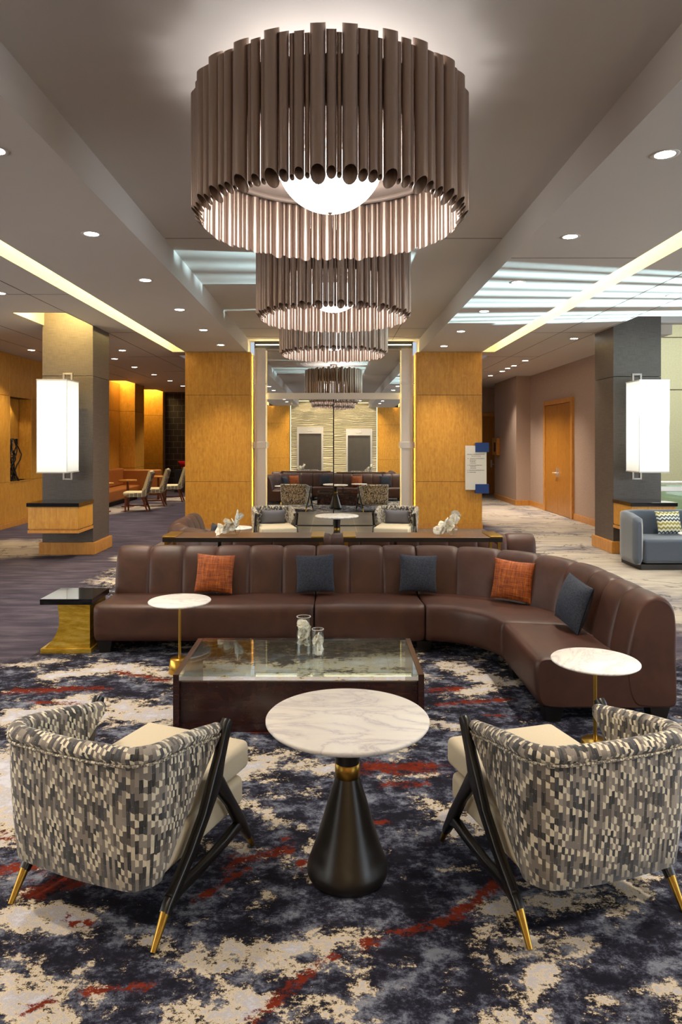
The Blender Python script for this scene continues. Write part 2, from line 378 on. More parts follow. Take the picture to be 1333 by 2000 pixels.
# ------------------------------------------------------------------ floor
def build_floor():
    xs = np.unique(np.concatenate([np.arange(-9, -4, .2), np.arange(-4, 4.5, .045), np.arange(4.5, 9.6, .2)]))
    ys = np.unique(np.concatenate([np.arange(-6.2, .8, .25), np.arange(.8, 8, .045), np.arange(8, 16, .12), np.arange(16, 27.2, .25)]))
    X, Y = np.meshgrid(xs, ys); nx, ny = len(xs), len(ys)
    v = np.stack([X.ravel(), Y.ravel(), np.zeros(X.size)], 1)
    i = (np.arange(ny-1)[:, None]*nx+np.arange(nx-1)[None, :]).ravel()
    f = np.stack([i, i+1, i+1+nx, i+nx], 1)
    me = bpy.data.meshes.new('floor'); me.from_pydata(v.tolist(), [], f.tolist())
    def caps(lst):
        out = np.zeros(X.size)
        for (x1, y1, x2, y2, w) in lst:      # strokes of pile colour: both ends and a width, from the photo's floor positions
            a = np.array(F(x1, y1)); b = np.array(F(x2, y2)); r = w/2*a[1]/FP*1.0
            d = b-a; L = max(d @ d, 1e-9)
            t = np.clip(((v[:, 0]-a[0])*d[0]+(v[:, 1]-a[1])*d[1])/L, 0, 1)
            dist = np.hypot(v[:, 0]-a[0]-t*d[0], v[:, 1]-a[1]-t*d[1])
            out = np.maximum(out, 1-np.clip(dist/(2*r), 0, 1))
        return out
    cream = caps([(380,1880,690,1835,70),(470,1950,640,1990,150),(400,1990,560,1960,120),(690,1870,710,1960,75),(500,1900,620,1890,70),
        (20,1930,100,1990,110),(20,1790,180,1800,60),(960,1770,1170,1760,90),(1000,1830,1120,1830,120),(1040,1880,1050,1905,90),(1180,1740,1250,1715,60),
        (950,1995,1060,1985,50),(1160,1960,1180,1965,60),(1290,1930,1330,1960,70),(1050,1760,1250,1730,60),(500,1470,640,1500,60),(330,1590,600,1550,60),
        (510,1590,600,1620,50),(820,1560,930,1600,60),(860,1590,900,1640,40),(750,1520,850,1515,30),(200,1300,340,1320,60),(150,1370,330,1400,70),(20,1400,120,1390,60),
        (850,1700,960,1690,20),(880,1300,960,1330,50),(830,1410,930,1430,40),(870,1360,1030,1330,40),(0,1480,40,1600,60),(100,1320,260,1300,40),(400,1650,560,1670,40),(0,1300,120,1290,30),(560,1330,700,1335,30),
        (600,1650,620,1700,40),(780,1480,800,1440,40),(420,1325,800,1325,90),(430,1300,560,1310,60),(600,1300,780,1290,60),(560,1480,480,1500,90),(850,1580,960,1620,60),(0,1560,30,1620,80),(250,1820,330,1850,30)])
    rust = caps([(985,1715,890,1790,40),(890,1795,700,1842,34),(660,1868,600,1900,30),(600,1900,530,1960,38),(540,1965,480,1985,34),(35,1985,100,1958,28),(140,1945,295,1922,28),
        (0,1700,120,1680,60),(60,1740,230,1700,60),(120,1790,180,1810,30),(440,1690,560,1660,40),(380,1760,480,1700,26),(720,1500,850,1500,60),(750,1535,830,1530,30),(530,1420,660,1450,30),
        (20,1350,200,1345,36),(60,1370,160,1375,20),(220,1310,330,1330,24),(840,1350,900,1345,30),(860,1375,1000,1365,26),(700,1610,760,1605,20),(0,1630,60,1650,30),(940,1395,1010,1400,16),(560,1640,600,1700,20),(430,1400,500,1430,30)])
    # areas left to chance further out
    base = .14+.10*np.sin(v[:, 0]*1.3+1)*np.cos(v[:, 1]*.9)
    behind = np.clip((5.3-v[:, 1])*-1/1.0, 0, 1)*.18
    creamf = np.clip(base*1.3+.06+cream*.46+behind, 0, 1)
    rustf = rust*.74 - .02
    d = np.hypot((v[:, 0]-.1)/3.3, (v[:, 1]-3.6)/3.3)
    zone = np.clip((d-1)*2.2+.5, 0, 1)
    d2 = np.hypot((v[:, 0]-.05)/3.1, (v[:, 1]-9.2)/2.6); zone = np.minimum(zone, np.clip((d2-1)*2.2+.5, 0, 1))
    zone[v[:, 1] < .5] = .2
    beige = np.clip((v[:, 0]-2.4)/1.6, 0, 1)
    for (x1, y1, x2, y2, r) in [(-7.5, 11.2, -4.9, 11.6, 1.0), (-3.0, 10.6, -2.2, 10.9, .35), (-6, 17.3, -5.2, 19, .7), (-4.8, 21, -4, 22, .8)]:
        L = (x2-x1)**2+(y2-y1)**2; t = np.clip(((v[:, 0]-x1)*(x2-x1)+(v[:, 1]-y1)*(y2-y1))/L, 0, 1)
        dd = np.hypot(v[:, 0]-x1-t*(x2-x1), v[:, 1]-y1-t*(y2-y1)); beige = np.maximum(beige, 1-np.clip(dd/(2*r), 0, 1))
    for n, a in (('cream', creamf), ('rust', rustf), ('zone', zone), ('beige', beige)):
        l = me.attributes.new(n, 'FLOAT', 'POINT'); l.data.foreach_set('value', a.astype(np.float32))
    me.materials.append(M['carpet'])
    o = bpy.data.objects.new('floor', me); COL.objects.link(o); struct(o)
build_floor()
m = MB(); m.box(-3.0, 3.0, 11.55, 14.55, .002, .008); struct(m.build('floor', M['tiles']))
# ------------------------------------------------------------------ ceiling
ZC, ZH = 3.56, 3.84
m = MB()
m.box(-1.74, 1.74, -6.2, 14.7, ZH, 4.0)
for s in (-1, 1):
    a, b = sorted((s*1.74, s*2.75)); m.box(a, b, -6.2, 14.7, ZC, 4.0)
    a, b = sorted((s*2.75, s*2.99)); m.box(a, b, -6.2, 14.12, ZC, ZC+.03)
    a, b = sorted((s*2.75, s*3.24)); m.box(a, b, -6.2, 14.4, ZC+.36, 4.0)
    a, b = sorted((s*2.75, s*3.24)); m.box(a, b, 14.12, 14.7, ZC, 4.0)
# left outer ceiling round the column pocket
T = ZC+.44
m.box(-3.76, -3.24, -6.2, 27, ZC, T); m.box(-9.2, -4.5, -6.2, 20.8, ZC, T)
m.box(-4.5, -3.76, -6.2, 9.84, ZC, T); m.box(-4.5, -3.76, 11.7, 27, ZC, T)
m.box(-4.5, -3.76, 9.84, 11.7, 4.2, 4.3); m.box(-4.56, -4.5, 9.84, 11.7, T, 4.3); m.box(-4.5, -3.76, 9.78, 9.84, T, 4.3); m.box(-3.76, -3.7, 9.84, 11.7, T, 4.3)
m.box(-6.16, -4.5, 20.8, 27, ZC, T); m.box(-9.2, -6.16, 22.82, 24.3, ZC, T); m.box(-9.2, -6.16, 26.32, 27, ZC, T); m.box(-9.2, -7.5, 20.8, 26.4, ZC, T)
m.box(-9.2, -6.16, 20.7, 25.4, 4.2, 4.3)
# right outer ceiling
m.box(3.24, 4.39, -6.2, 27, ZC, T); m.box(4.39, 9.2, -6.2, 10.1, ZC, T); m.box(4.39, 5.7, 11.8, 27, ZC, T)
m.box(4.3, 9.6, 9.9, 17, 5.6, 5.7)
m.box(5.14, 9.2, 11.0, 11.2, 3.62, 5.6)
struct(m.build('ceiling', M['ceil']))
# ceiling joints
j = MB()
for y in (7.2, 12.9, 13.9): j.box(-1.73, 1.73, y, y+.008, ZH-.002, ZH+.002)
for x in (-.9, 1.2): j.box(x, x+.008, 11.5, 14.4, ZH-.002, ZH+.002)
for s in (-1, 1):
    for x in (3.75, 4.35):
        if s > 0 or x < 3.8: j.box(min(s*x, s*x+.008), max(s*x, s*x+.008), -5, 25, ZC-.002, ZC+.002)
    for y in (6.0, 8.6, 11.6, 14.9, 18):
        a, b = sorted((s*3.26, s*4.38)); j.box(a, b, y, y+.008, ZC-.002, ZC+.002)
j.box(1.75, 2.98, 6.9, 6.908, ZC-.002, ZC+.002)
for x in (-5.2, -5.9): j.box(x, x+.008, 5, 20, ZC-.002, ZC+.002)
struct(j.build('trim_1', M['wood_dark_gap']))
# LED strips lying in the coves
m = MB()
for s in (-1, 1):
    a, b = sorted((s*2.80, s*2.86)); m.box(a, b, -6, 14.0, ZC+.05, ZC+.07)
for (x0, x1, y0, y1) in ((-4.48, -3.8, 9.86, 9.9), (-7.0, -6.3, 21.55, 21.58), (-7.0, -6.3, 24.32, 24.36)):
    m.box(x0, x1, y0, y1, T+.02, T+.05)
tag(m.build('cove_light_strip', M['cove']), 'long warm yellow light strips hidden in the ceiling slots beside the soffits', 'light')
# ------------------------------------------------------------------ walls
def panels(mb, axis, pos, face, a0, a1, zs, cuts=(), th=.02, gap=.006):
    """boards in front of a core: axis 'x' runs along x at y=pos, 'y' runs along y at x=pos; face = +1/-1 side they look at"""
    al = [a0]+list(cuts)+[a1]
    for i in range(len(al)-1):
        for k in range(len(zs)-1):
            p0, p1 = sorted((pos, pos+face*th)); u0, u1 = al[i]+gap/2, al[i+1]-gap/2; z0, z1 = zs[k]+gap/2, zs[k+1]-gap/2
            if axis == 'x': mb.box(u0, u1, p0, p1, z0, z1)
            else: mb.box(p0, p1, u0, u1, z0, z1)
ZS = [.1, .95, 2.69, ZC]
# wood piers either side of the mirror
for s in (-1, 1):
    x0, x1 = sorted((s*1.67, s*2.99))
    p = thing('wood_clad_pier', 'golden maple panelled pier left of the mirror wall' if s < 0 else 'golden maple panelled pier right of the mirror wall, with the directory sign', 'pillar', ((x0+x1)/2, 14.4, 0))
    cx = (x0+x1)/2; hw = (x1-x0)/2
    c = MB(); c.box(-hw+.02, hw-.02, -.28, .5, 0, ZC); c.build('core', M['wood_dark_gap'], p)
    q = MB(); panels(q, 'x', -.28, -1, -hw, hw, ZS); panels(q, 'y', -hw+.02, -1, -.28, .5, ZS); panels(q, 'y', hw-.02, 1, -.28, .5, ZS); q.build('panelling', M['wood'], p, bev=.002, seg=1)
    q = MB(); q.box(-hw-.01, hw+.01, -.312, .5, 0, .1); q.build('plinth', M['wood_trim'], p, bev=.004)
# mirror wall
m = MB(); m.box(-1.645, 1.645, 14.56, 14.7, 0, ZH); struct(m.build('wall_far', M['dark_void']))
mir = thing('wall_mirror', 'tall mirror wall between the two maple piers, crossed by a steel bar', 'mirror', (0, 14.52, 0))
m = MB(); m.box(-1.41, -.004, 0, .02, .03, 2.63); m.build('mirror_pane', M['mirror'], mir)
m = MB(); m.box(.004, 1.41, 0, .02, .03, 2.63); o = m.build('mirror_pane', M['mirror'], mir); o.rotation_euler = (-.0022, 0, 0)
m = MB(); m.box(-1.41, 1.41, 0, .02, 2.76, ZH-.16); m.build('mirror_pane', M['mirror'], mir)
m = MB(); m.box(-1.42, 1.42, -.05, -.005, 2.63, 2.76); m.build('steel_bar', M['steel'], mir, bev=.004)
m = MB(); m.box(-.011, .011, -.012, -.001, .03, 2.63); m.build('seam', M['black_wood'], mir)
m = MB(); m.box(-1.42, 1.42, -.03, .0, 0, .03); m.build('bottom_rail', M['black_wood'], mir)
for s in (-1, 1):
    q = MB(); a, b = sorted((s*1.39, s*1.615)); q.box(a, b, 0, .03, .0, ZH-.18)
    sp = thing('steel_panel', 'tall brushed steel panel edging the mirror on its %s side' % ('left' if s < 0 else 'right'), 'panel', (0, 14.35, 0))
    q.build('sheet', M['steel'], sp, bev=.002)
    q = MB(); a, b = sorted((s*1.37, s*1.66)); q.box(a, b, -.03, 0, 1.62, 1.75); q.build('collar', M['steel'], sp, bev=.003)
    q = MB(); q.box(a, b, -.012, 0, 2.93, 2.945); q.build('joint', M['steel'], sp)
for s in (-1, 1):
    m = MB(); a, b = sorted((s*1.54, s*1.57)); m.box(a, b, 14.43, 14.45, .05, ZH-.2)
    tag(m.build('mirror_backlight', M['cove']), 'warm vertical light line behind the steel panel on the %s of the mirror' % ('left' if s < 0 else 'right'), 'light')
m = MB(); m.box(-1.6, 1.6, 14.42, 14.45, ZH-.10, ZH-.085)
tag(m.build('mirror_top_light', M['cove_white']), 'warm glowing light line along the top of the mirror', 'light')
# left wall of maple panels with the niche
NY0, NY1, NZ0, NZ1 = 14.35, 15.4, .935, 2.68
m = MB(); XL = -6.63
for (y0, y1, z0, z1) in ((10.2, NY0, 0, ZC), (NY1, 21.7, 0, ZC), (NY0, NY1, 0, NZ0), (NY0, NY1, NZ1, ZC)):
    m.box(XL-.3, XL-.02, y0, y1, z0, z1)
m.box(XL-.6, XL-.3, NY0-.2, NY1+.2, NZ0-.1, NZ1+.1)
struct(m.build('wall_left', M['wood_dark_gap']))
q = MB()
panels(q, 'y', XL-.02, 1, 10.2, NY0, [.1, .93, 2.69, ZC], (11.6, 13.0))
panels(q, 'y', XL-.02, 1, NY0, NY1, [.1, NZ0]); panels(q, 'y', XL-.02, 1, NY0, NY1, [NZ1, ZC])
panels(q, 'y', XL-.02, 1, NY1, 21.7, [.1, .93, 2.69, ZC], (16.6, 18.2, 19.9))
q.box(XL-.27, XL-.0, NY1-.02, NY1-.001, NZ0, NZ1); q.box(XL-.27, XL, NY0+.001, NY0+.02, NZ0, NZ1); q.box(XL-.29, XL+.01, NY0, NY1, NZ0-.02, NZ0); q.box(XL-.3, XL-.28, NY0, NY1, NZ0, NZ1)
struct(q.build('wall_left', M['wood'], bev=.002, seg=1))
m = MB(); m.box(XL, XL+.03, 10.2, 21.7, 0, .1); struct(m.build('baseboard_left', M['wood_trim'], bev=.004))
# two maple piers further down the left side
for k, (y0, y1, lab) in enumerate(((21.75, 22.8, 'curved maple panelled pier behind the nearest striped-back chair'), (25.3, 26.3, 'farthest maple panelled pier beside the dark lattice wall'))):
    p = thing('wood_clad_pier', lab, 'pillar', (-6.9, y0, 0))
    c = MB(); c.box(-.58, .72, .02, y1-y0, 0, 4.15); c.build('core', M['wood_dark_gap'], p)
    q = MB(); ZP = [.1, .95, 2.69, 4.15]; panels(q, 'x', .02, -1, -.59, .74, ZP); panels(q, 'y', .72, 1, .0, y1-y0, ZP); q.build('panelling', M['wood'], p, bev=.01, seg=3)
m = MB(); m.box(-7.6, -7.5, 21.7, 27, 0, 4.2); struct(m.build('wall_left', M['wood']))
m = MB(); m.box(-6.15, -2.98, 25.6, 25.8, 0, ZC); struct(m.build('wall_far', M['lattice']))
m = MB(); m.box(-3.0, 9.5, 26.8, 27, 0, ZC); m.box(-2.97, -2.9, 14.92, 27, 0, ZC); m.box(2.9, 2.97, 14.92, 27, 0, ZC); struct(m.build('wall_far', M['paper']))
# right hand papered walls
m = MB(); m.box(5.42, 5.7, 12.4, 19.3, 0, ZC); m.box(5.03, 5.7, 19.3, 21.9, 0, ZC); m.box(5.5, 5.7, 21.9, 27, 0, ZC)
m.box(4.2, 5.6, 23.5, 23.7, 0, ZC)
struct(m.build('wall_right', M['paper']))
m = MB(); m.box(5.39, 5.42, 12.4, 15.75, 0, .14); m.box(5.39, 5.42, 17.95, 19.3, 0, .14); m.box(5.0, 5.42, 19.27, 19.3, 0, .14); m.box(5.0, 5.03, 19.3, 21.9, 0, .14)
struct(m.build('baseboard_right', M['wood_trim'], bev=.003))
def double_door(name, x, y0, y1, zt):
    d = bpy.data.objects.new(name, None); COL.objects.link(d); d.location = (x, (y0+y1)/2, 0); struct(d)
    h = (y1-y0)/2
    q = MB(); q.box(-.05, .02, -h, -h+.11, 0, zt); q.box(-.05, .02, h-.11, h, 0, zt); q.box(-.05, .02, -h+.11, h-.11, zt-.11, zt); q.build('door_frame', M['wood_trim'], d, bev=.006)
    for s in (-1, 1):
        a, b = sorted((s*.004, s*(h-.115))); q = MB(); q.box(-.02, .02, a, b, .01, zt-.115)
        lf = q.build('door_leaf', M['door_wood'], d, bev=.003)
        q = MB(); q.tube([(-.02, s*.07, 1.0), (-.09, s*.07, 1.0), (-.09, s*.17, 1.0)], .014); q.box(-.03, -.02, s*.07-.03, s*.07+.03, .90, 1.12); q.build('door_handle', M['steel'], lf)
    return d
double_door('door_1', 5.41, 15.78, 17.92, 2.77)
d = bpy.data.objects.new('door_2', None); COL.objects.link(d); d.location = (5.0, 23.48, 0); struct(d)
q = MB(); q.box(-.13, 0, -.04, .02, 0, 2.72); q.box(0, .5, -.04, .02, 2.6, 2.72); q.build('door_frame', M['wood_trim'], d, bev=.005)
q = MB(); q.box(0, .5, -.01, .02, .01, 2.6); q.build('door_leaf', M['door_wood'], d)
q = MB(); q.tube([(.28, -.01, 1.0), (.28, -.08, 1.0), (.36, -.08, 1.0)], .014); q.box(.25, .31, -.02, -.01, .9, 1.15); q.build('door_handle', M['steel'], d)
w = thing('wall_box', 'wooden box with a dark slot on the beige corridor wall', 'wall box', (5.03, 21.5, 1.35))
q = MB(); q.box(-.10, 0, -.3, .3, 0, .52); q.build('case', M['wood_trim'], w, bev=.006)
q = MB(); q.box(-.105, -.099, -.17, .05, .1, .38); q.build('slot', M['dark_void'], w)
# atrium beyond
m = MB(); m.box(5.7, 10.5, 16.5, 16.7, -2, 6); struct(m.build('wall_far', M['plaster']))
m = MB(); m.box(5.7, 10.5, 16.49, 16.5, 2.97, 2.985); m.box(5.7, 10.5, 16.49, 16.5, 4.2, 4.215); struct(m.build('trim_2', M['wood_dark_gap']))
r = thing('glass_railing', 'teal glass balustrade with a steel handrail past the right column', 'railing', (5.75, 12.6, 0))
q = MB(); q.box(0, 3.0, 0, .015, .02, .98); q.build('glass_panel', M['rail_glass'], r)
q = MB(); q.tube([(0, 0, 1.02), (.5, 0, 1.02), (3.0, -.6, 1.0)], .025); q.build('handrail', M['steel'], r)
q = MB(); q.box(0, 1.2, -.05, .05, .86, .95); q.build('bracket', M['steel'], r, bev=.01)
# walls round and behind the photographer: unseen window walls left and right for the added fill, lift lobby wall
def window_wall(name, x, y0, y1, n, fins=False):
    w = bpy.data.objects.new(name, None); COL.objects.link(w); w.location = (x, 0, 0); struct(w)
    q = MB(); q.box(-.1, .1, y0, y1, 0, .25); q.box(-.1, .1, y0, y1, 3.3, ZC)
    for k in range(n+1):
        y = y0+(y1-y0)*k/n; q.box(-.06, .06, y-.04, y+.04, .25, 3.3)
    q.build('window_frame', M['frame_grey'], w)
    q = MB(); q.box(-.005, .005, y0, y1, .25, 3.3); q.build('pane', M['pane'], w)
    return w
window_wall('window_1', 9.1, -6.2, 7.6, 8)
window_wall('fill_window_2', -9.1, -6.2, 10.2, 9)  # left window wall is added to let in soft fill
m = MB()  # unseen slatted screen added, gaps spaced to stripe the ceiling light
yb = 7.6
for (y0, y1) in ((7.6, 8.60), (8.64, 8.69), (8.77, 8.83), (8.93, 8.965), (9.05, 9.11), (9.16, 9.185), (9.26, 9.40), (9.47, 9.50), (9.57, 9.595), (9.70, 10.08), (10.115, 17)):
    m.box(9.05, 9.15, y0, y1, 0, 3.4)
m.box(9.05, 9.15, 7.6, 17, 3.4, 5.7); m.box(9.04, 9.16, 7.6, 17, 0, .88)  # header, and a sill added to keep the stripes off the left soffit
struct(m.build('wall_right', M['ceil']))
m = MB(); m.box(-9.2, XL-.3, 10.2, 10.3, 0, ZC); struct(m.build('wall_left', M['paper']))
m = MB(); m.box(-9.2, 9.2, -6.3, -6.1, 0, 4.1); struct(m.build('wall_back', M['dark_void']))
q = MB()
for s in (-1, 1):
    a, b = sorted((s*2.2, s*5.6)); panels(q, 'x', -6.1, 1, a, b, ZS, [a+(b-a)/2]);
    a, b = sorted((s*5.6, s*9.1)); panels(q, 'x', -6.1, 1, a, b, ZS, [a+(b-a)/2]);
struct(q.build('wall_back', M['wood'], bev=.002, seg=1))
m = MB(); nx, nz = 90, 110
for (x0, x1, z0, z1) in ((-2.12, -1.83, 0, 2.49), (-.52, .62, 0, 2.49), (1.93, 2.14, 0, 2.49), (-2.12, 2.14, 2.49, ZH)): m.box(x0, x1, -6.1, -5.98, z0, z1)
struct(m.build('wall_back', M['carved']))
for k, (x0, x1) in enumerate(((-1.83, -.52), (.62, 1.93))):
    e = bpy.data.objects.new('door_%d' % (k+3), None); COL.objects.link(e); e.location = ((x0+x1)/2, -6.0, 0); struct(e)
    h = (x1-x0)/2
    q = MB(); q.box(-h, -h+.09, -.1, .06, 0, 2.49); q.box(h-.09, h, -.1, .06, 0, 2.49); q.box(-h+.09, h-.09, -.1, .06, 2.16, 2.49); q.build('door_frame', M['steel'], e, bev=.004)
    q = MB(); q.box(-h+.09, h-.09, -.1, -.03, 0, 2.16); q.build('door_leaf', M['steel_dark'], e)
    q = MB(); q.box(-.13, .13, .06, .075, 2.28, 2.36); q.build('floor_indicator', M['trim_white'], e)
m = MB()
for x in (-2.15, 2.17): m.box(x-.015, x+.015, -6.07, -6.05, .1, 3.8)
m.box(-2.1, 2.1, -5.99, -5.97, 3.78, 3.8)
tag(m.build('lift_wall_light_strip', M['cove_lift']), 'warm light lines edging the carved wall by the lifts, seen in the mirror', 'light')
# ------------------------------------------------------------------ grey columns with ledge and lantern
def column(s, side):
    x0, x1 = (-4.53, -3.74) if s < 0 else (4.39, 5.14)
    cx = (x0+x1)/2; hw = (x1-x0)/2; yf = 10.9 if s < 0 else 11.0; dp = .78
    p = thing('square_column', 'square column in grey woven covering, %s' % ('left of the seating' if s < 0 else 'right of the seating, behind the blue tub chair'), 'pillar', (cx, yf, 0))
    q = MB(); q.box(-hw, hw, 0, dp, .0, 2.77); q.box(-hw, hw, 0, dp, 2.776, 4.19); q.build('shaft', M['woven'], p, bev=.004)
    q = MB(); b = .04; q.box(-hw-b, hw+b, -b, dp+b, 0, .19); q.build('plinth', M['wood_trim'], p, bev=.008)
    yq = 10.27 if s < 0 else 10.33
    lx0, lx1 = (-4.48, -3.74) if s < 0 else (4.39, 5.05)
    l = thing('wall_ledge', 'black topped maple ledge box fixed to the %s grey column' % side, 'ledge', ((lx0+lx1)/2, yf, 0))
    w = (lx1-lx0)/2; d = yf-yq
    q = MB(); q.box(-w-.015, w+.015, -d-.02, -.001, .80, .855); q.build('top', M['black_gloss'], l, bev=.003)
    q = MB(); q.box(-w+.01, w-.01, -d+.01, -.001, .46, .80); panels(q, 'x', -d+.01, -1, -w, w, [.475, .795], th=.012); panels(q, 'y', s*-w*1, 1 if s < 0 else -1, -d, -.01, [.475, .795], th=.001); q.build('box', M['wood'], l, bev=.002)
    q = MB(); q.box(-w-.005, w+.005, -d-.005, -.001, .41, .455); q.build('bottom_rail', M['wood_trim'], l, bev=.003)
    ly = 10.2 if s < 0 else 10.3
    lc = -4.10 if s < 0 else 4.715; hw2 = .22; ld = .47
    n = thing('wall_lantern', 'tall glowing white box lantern on the %s grey column' % side, 'wall lamp', (lc, ly, 1.30))
    q = MB(); q.box(-hw2, hw2, 0, ld, 0, 1.36); q.build('shade', M['lantern'], n, bev=.004)
    q = MB()
    for z in (.002, 1.352):
        for yy in (-.006, ld-.004): q.box(-hw2-.004, hw2+.004, yy, yy+.01, z-.006, z+.012)
        for xx in (-hw2-.006, hw2-.004): q.box(xx, xx+.01, 0, ld, z-.006, z+.012)
    for xx in (-hw2-.003, hw2-.003): q.box(xx, xx+.006, -.003, .003, 0, 1.36)
    q.build('edge_trim', M['trim_white'], n)
    q = MB(); bx = .05 if s < 0 else -.05
    for xx in (bx-.06, bx+.06): q.box(xx-.014, xx+.014, ld+.0, ld+.05, -.13, 1.5)
    for zz in (-.13, 1.475): q.box(bx-.06, bx+.06, ld, ld+.05, zz, zz+.025)
    q.box(bx-.05, bx+.05, ld+.05, yf-ly, .3, .36); q.box(bx-.05, bx+.05, ld+.05, yf-ly, 1.0, 1.06)
    q.build('bracket', M['bracket'], n, bev=.003)
column(-1, 'left'); column(1, 'right')
# ------------------------------------------------------------------ downlights
def downlight(loc, label, group, power=1.0):
    p = thing('downlight', label, 'ceiling light', (loc[0], loc[1], loc[2]), group=group)
    q = MB(); q.lathe([(.062, -.001), (.085, -.004), (.088, 0), (.088, .01)], 28, cap=False); q.build('trim_ring', M['trim_white'], p)
    q = MB(); q.lathe([(.001, -.001), (.063, -.001), (.063, .004), (.001, .004)], 24, cap=False); q.build('lens', M['lens'], p)
    lamp('bulb', 'SPOT', (0, 0, -.02), (0, 0, 0), L_DOWN_SPOT*power, (1, .87, .72), p, spot_size=math.radians(95), spot_blend=.8, shadow_soft_size=.06)
    return p
dl0 = downlight((-2.11, 4.36, ZC), 'recessed downlight in the left soffit beside the chandeliers', 'downlights in the left soffit')
for k in range(-4, 6):
    if k != 0:
        copy_tree(dl0, (-2.11, 4.36+1.75*k, ZC), label='recessed downlight in the left soffit beside the chandeliers')
    copy_tree(dl0, (2.09, 4.42+1.77*k, ZC), label='recessed downlight in the right soffit beside the chandeliers', group='downlights in the right soffit')
for (x, y) in [(-4.07, 8.55), (-5.97, 13.85), (-4.19, 13.9), (-4.78, 15.3), (-4.83, 17), (-4.84, 18.9), (-4.85, 20.8), (-4.9, 22.75)]:
    copy_tree(dl0, (x, y, ZC), label='recessed downlight in the ceiling of the left aisle', group='downlights over the left aisle')
for (x, y) in [(4.2, 8.67), (4.22, 12.3), (4.28, 15.65), (4.3, 16.7), (4.3, 17.3), (4.33, 18), (4.3, 19.2)]:
    copy_tree(dl0, (x, y, ZC), label='recessed downlight in the ceiling of the right corridor', group='downlights over the right corridor')
# ------------------------------------------------------------------ chandeliers
def tube_mesh(r, zb, zt):
    q = MB(); n = 16; rings = []
    def ring(rad, kb):
        out = []
        for k in range(n):
            a = 2*PI*k/n; x, y = rad*math.cos(a), rad*math.sin(a)
            z = (zb+x*1.0) if kb else (zt-x*.6)
            out.append((x, y, z))
        return out
    ri = r-.0022
    for a_, b_ in ((ring(r, True), ring(r, False)), (ring(ri, False), ring(ri, True)), (ring(r, True), ring(ri, True)), (ring(r, False), ring(ri, False))):
        q.loft([a_, b_], cap=False)
    return q
def chandelier(loc, label):
    p = thing('tube_chandelier', label, 'chandelier', loc, group=None)
    sizes = {'L': .037, 'M': .0245, 'S': .0125}
    seq = 'LSMSLMSMSLMSLMMS'; R0 = .742
    protos = {}; ang = 0; n = 0; r_ = random.Random(3)
    total = 2*PI*R0; placed = []
    s = 0; i = 0
    while True:
        c = seq[i % len(seq)]; w = 2*sizes[c]+(.0025 if i % 7 == 3 else .0004)
        if s+w > total: break
        placed.append((c, (s+w/2)/total*2*PI)); s += w; i += 1
    for c, a in placed:
        var = r_.randrange(3)
        key = (c, var)
        if key not in protos:
            up = {'L': .018, 'M': .0, 'S': -.015}[c]+(var-1)*.006; dn = {'L': .0, 'M': .0, 'S': .006}[c]+(var-1)*.004
            o = tube_mesh(sizes[c], -dn, .675+up).build('tube', M['bronze'], p); protos[key] = o
        else:
            o = protos[key].copy(); COL.objects.link(o); o.parent = p
        rr = R0+(-.008 if c == 'S' else 0)
        o.location = (rr*math.cos(a), rr*math.sin(a), 0); o.rotation_euler = (0, 0, a)
    q = MB()
    for z0, z1, ra, rb in ((.33, .36, .69, .705), (.36, .58, .695, .70)):
        q.lathe([(rb, z0), (rb, z1), (ra, z1), (ra, z0), (rb, z0)], 64, cap=False)
    q.build('inner_band', M['bronze_in'], p)
    q = MB()
    for k in range(6):
        a = 2*PI*k/6+.3; q.tube([(.02*math.cos(a), .02*math.sin(a), .42), (.70*math.cos(a), .70*math.sin(a), .42)], .012)
    q.build('spokes', M['bronze_in'], p)
    prof = [(.006, .062)]
    for k in range(1, 13):
        t = k/12*PI*.42; prof.append((.30*math.sin(t)/math.sin(PI*.42),   .062+.23*(1-math.cos(t))/(1-math.cos(PI*.42))))
    q = MB(); q.lathe(prof+[(.29, .30)], 40, cap=False); q.build('bowl_shade', M['bowl'], p)
    q = MB(); q.lathe([(.001, .046), (.012, .05), (.014, .058), (.006, .066)], 16); q.build('finial', M['bronze_in'], p)
    H = ZH-loc[2]
    q = MB(); q.tube([(0, 0, .40), (0, 0, H-.02)], .018)
    for k in range(3):
        a = 2*PI*k/3+.5; q.tube([(.05*math.cos(a), .05*math.sin(a), H-.02), (.55*math.cos(a), .55*math.sin(a), .42)], .008)
    q.build('stem', M['bronze_in'], p)
    q = MB(); q.lathe([(.001, H), (.10, H), (.10, H-.03), (.001, H-.03)], 24, cap=False); q.build('canopy', M['bronze_in'], p)
    lamp('bulb', 'POINT', (0, 0, .45), (0, 0, 0), L_BOWL_UP, (1, .90, .82), p, shadow_soft_size=.12)
    return p
c0 = chandelier((-.02, 4.0, 3.0), 'nearest and largest-looking round chandelier of hanging bronze tubes')
copy_tree(c0, (0, 7.05, 2.99), rz=.7, label='middle bronze tube chandelier, partly hidden behind the nearest one')
copy_tree(c0, (0, 10.06, 3.0), rz=1.9, label='farthest bronze tube chandelier, closest to the mirror')
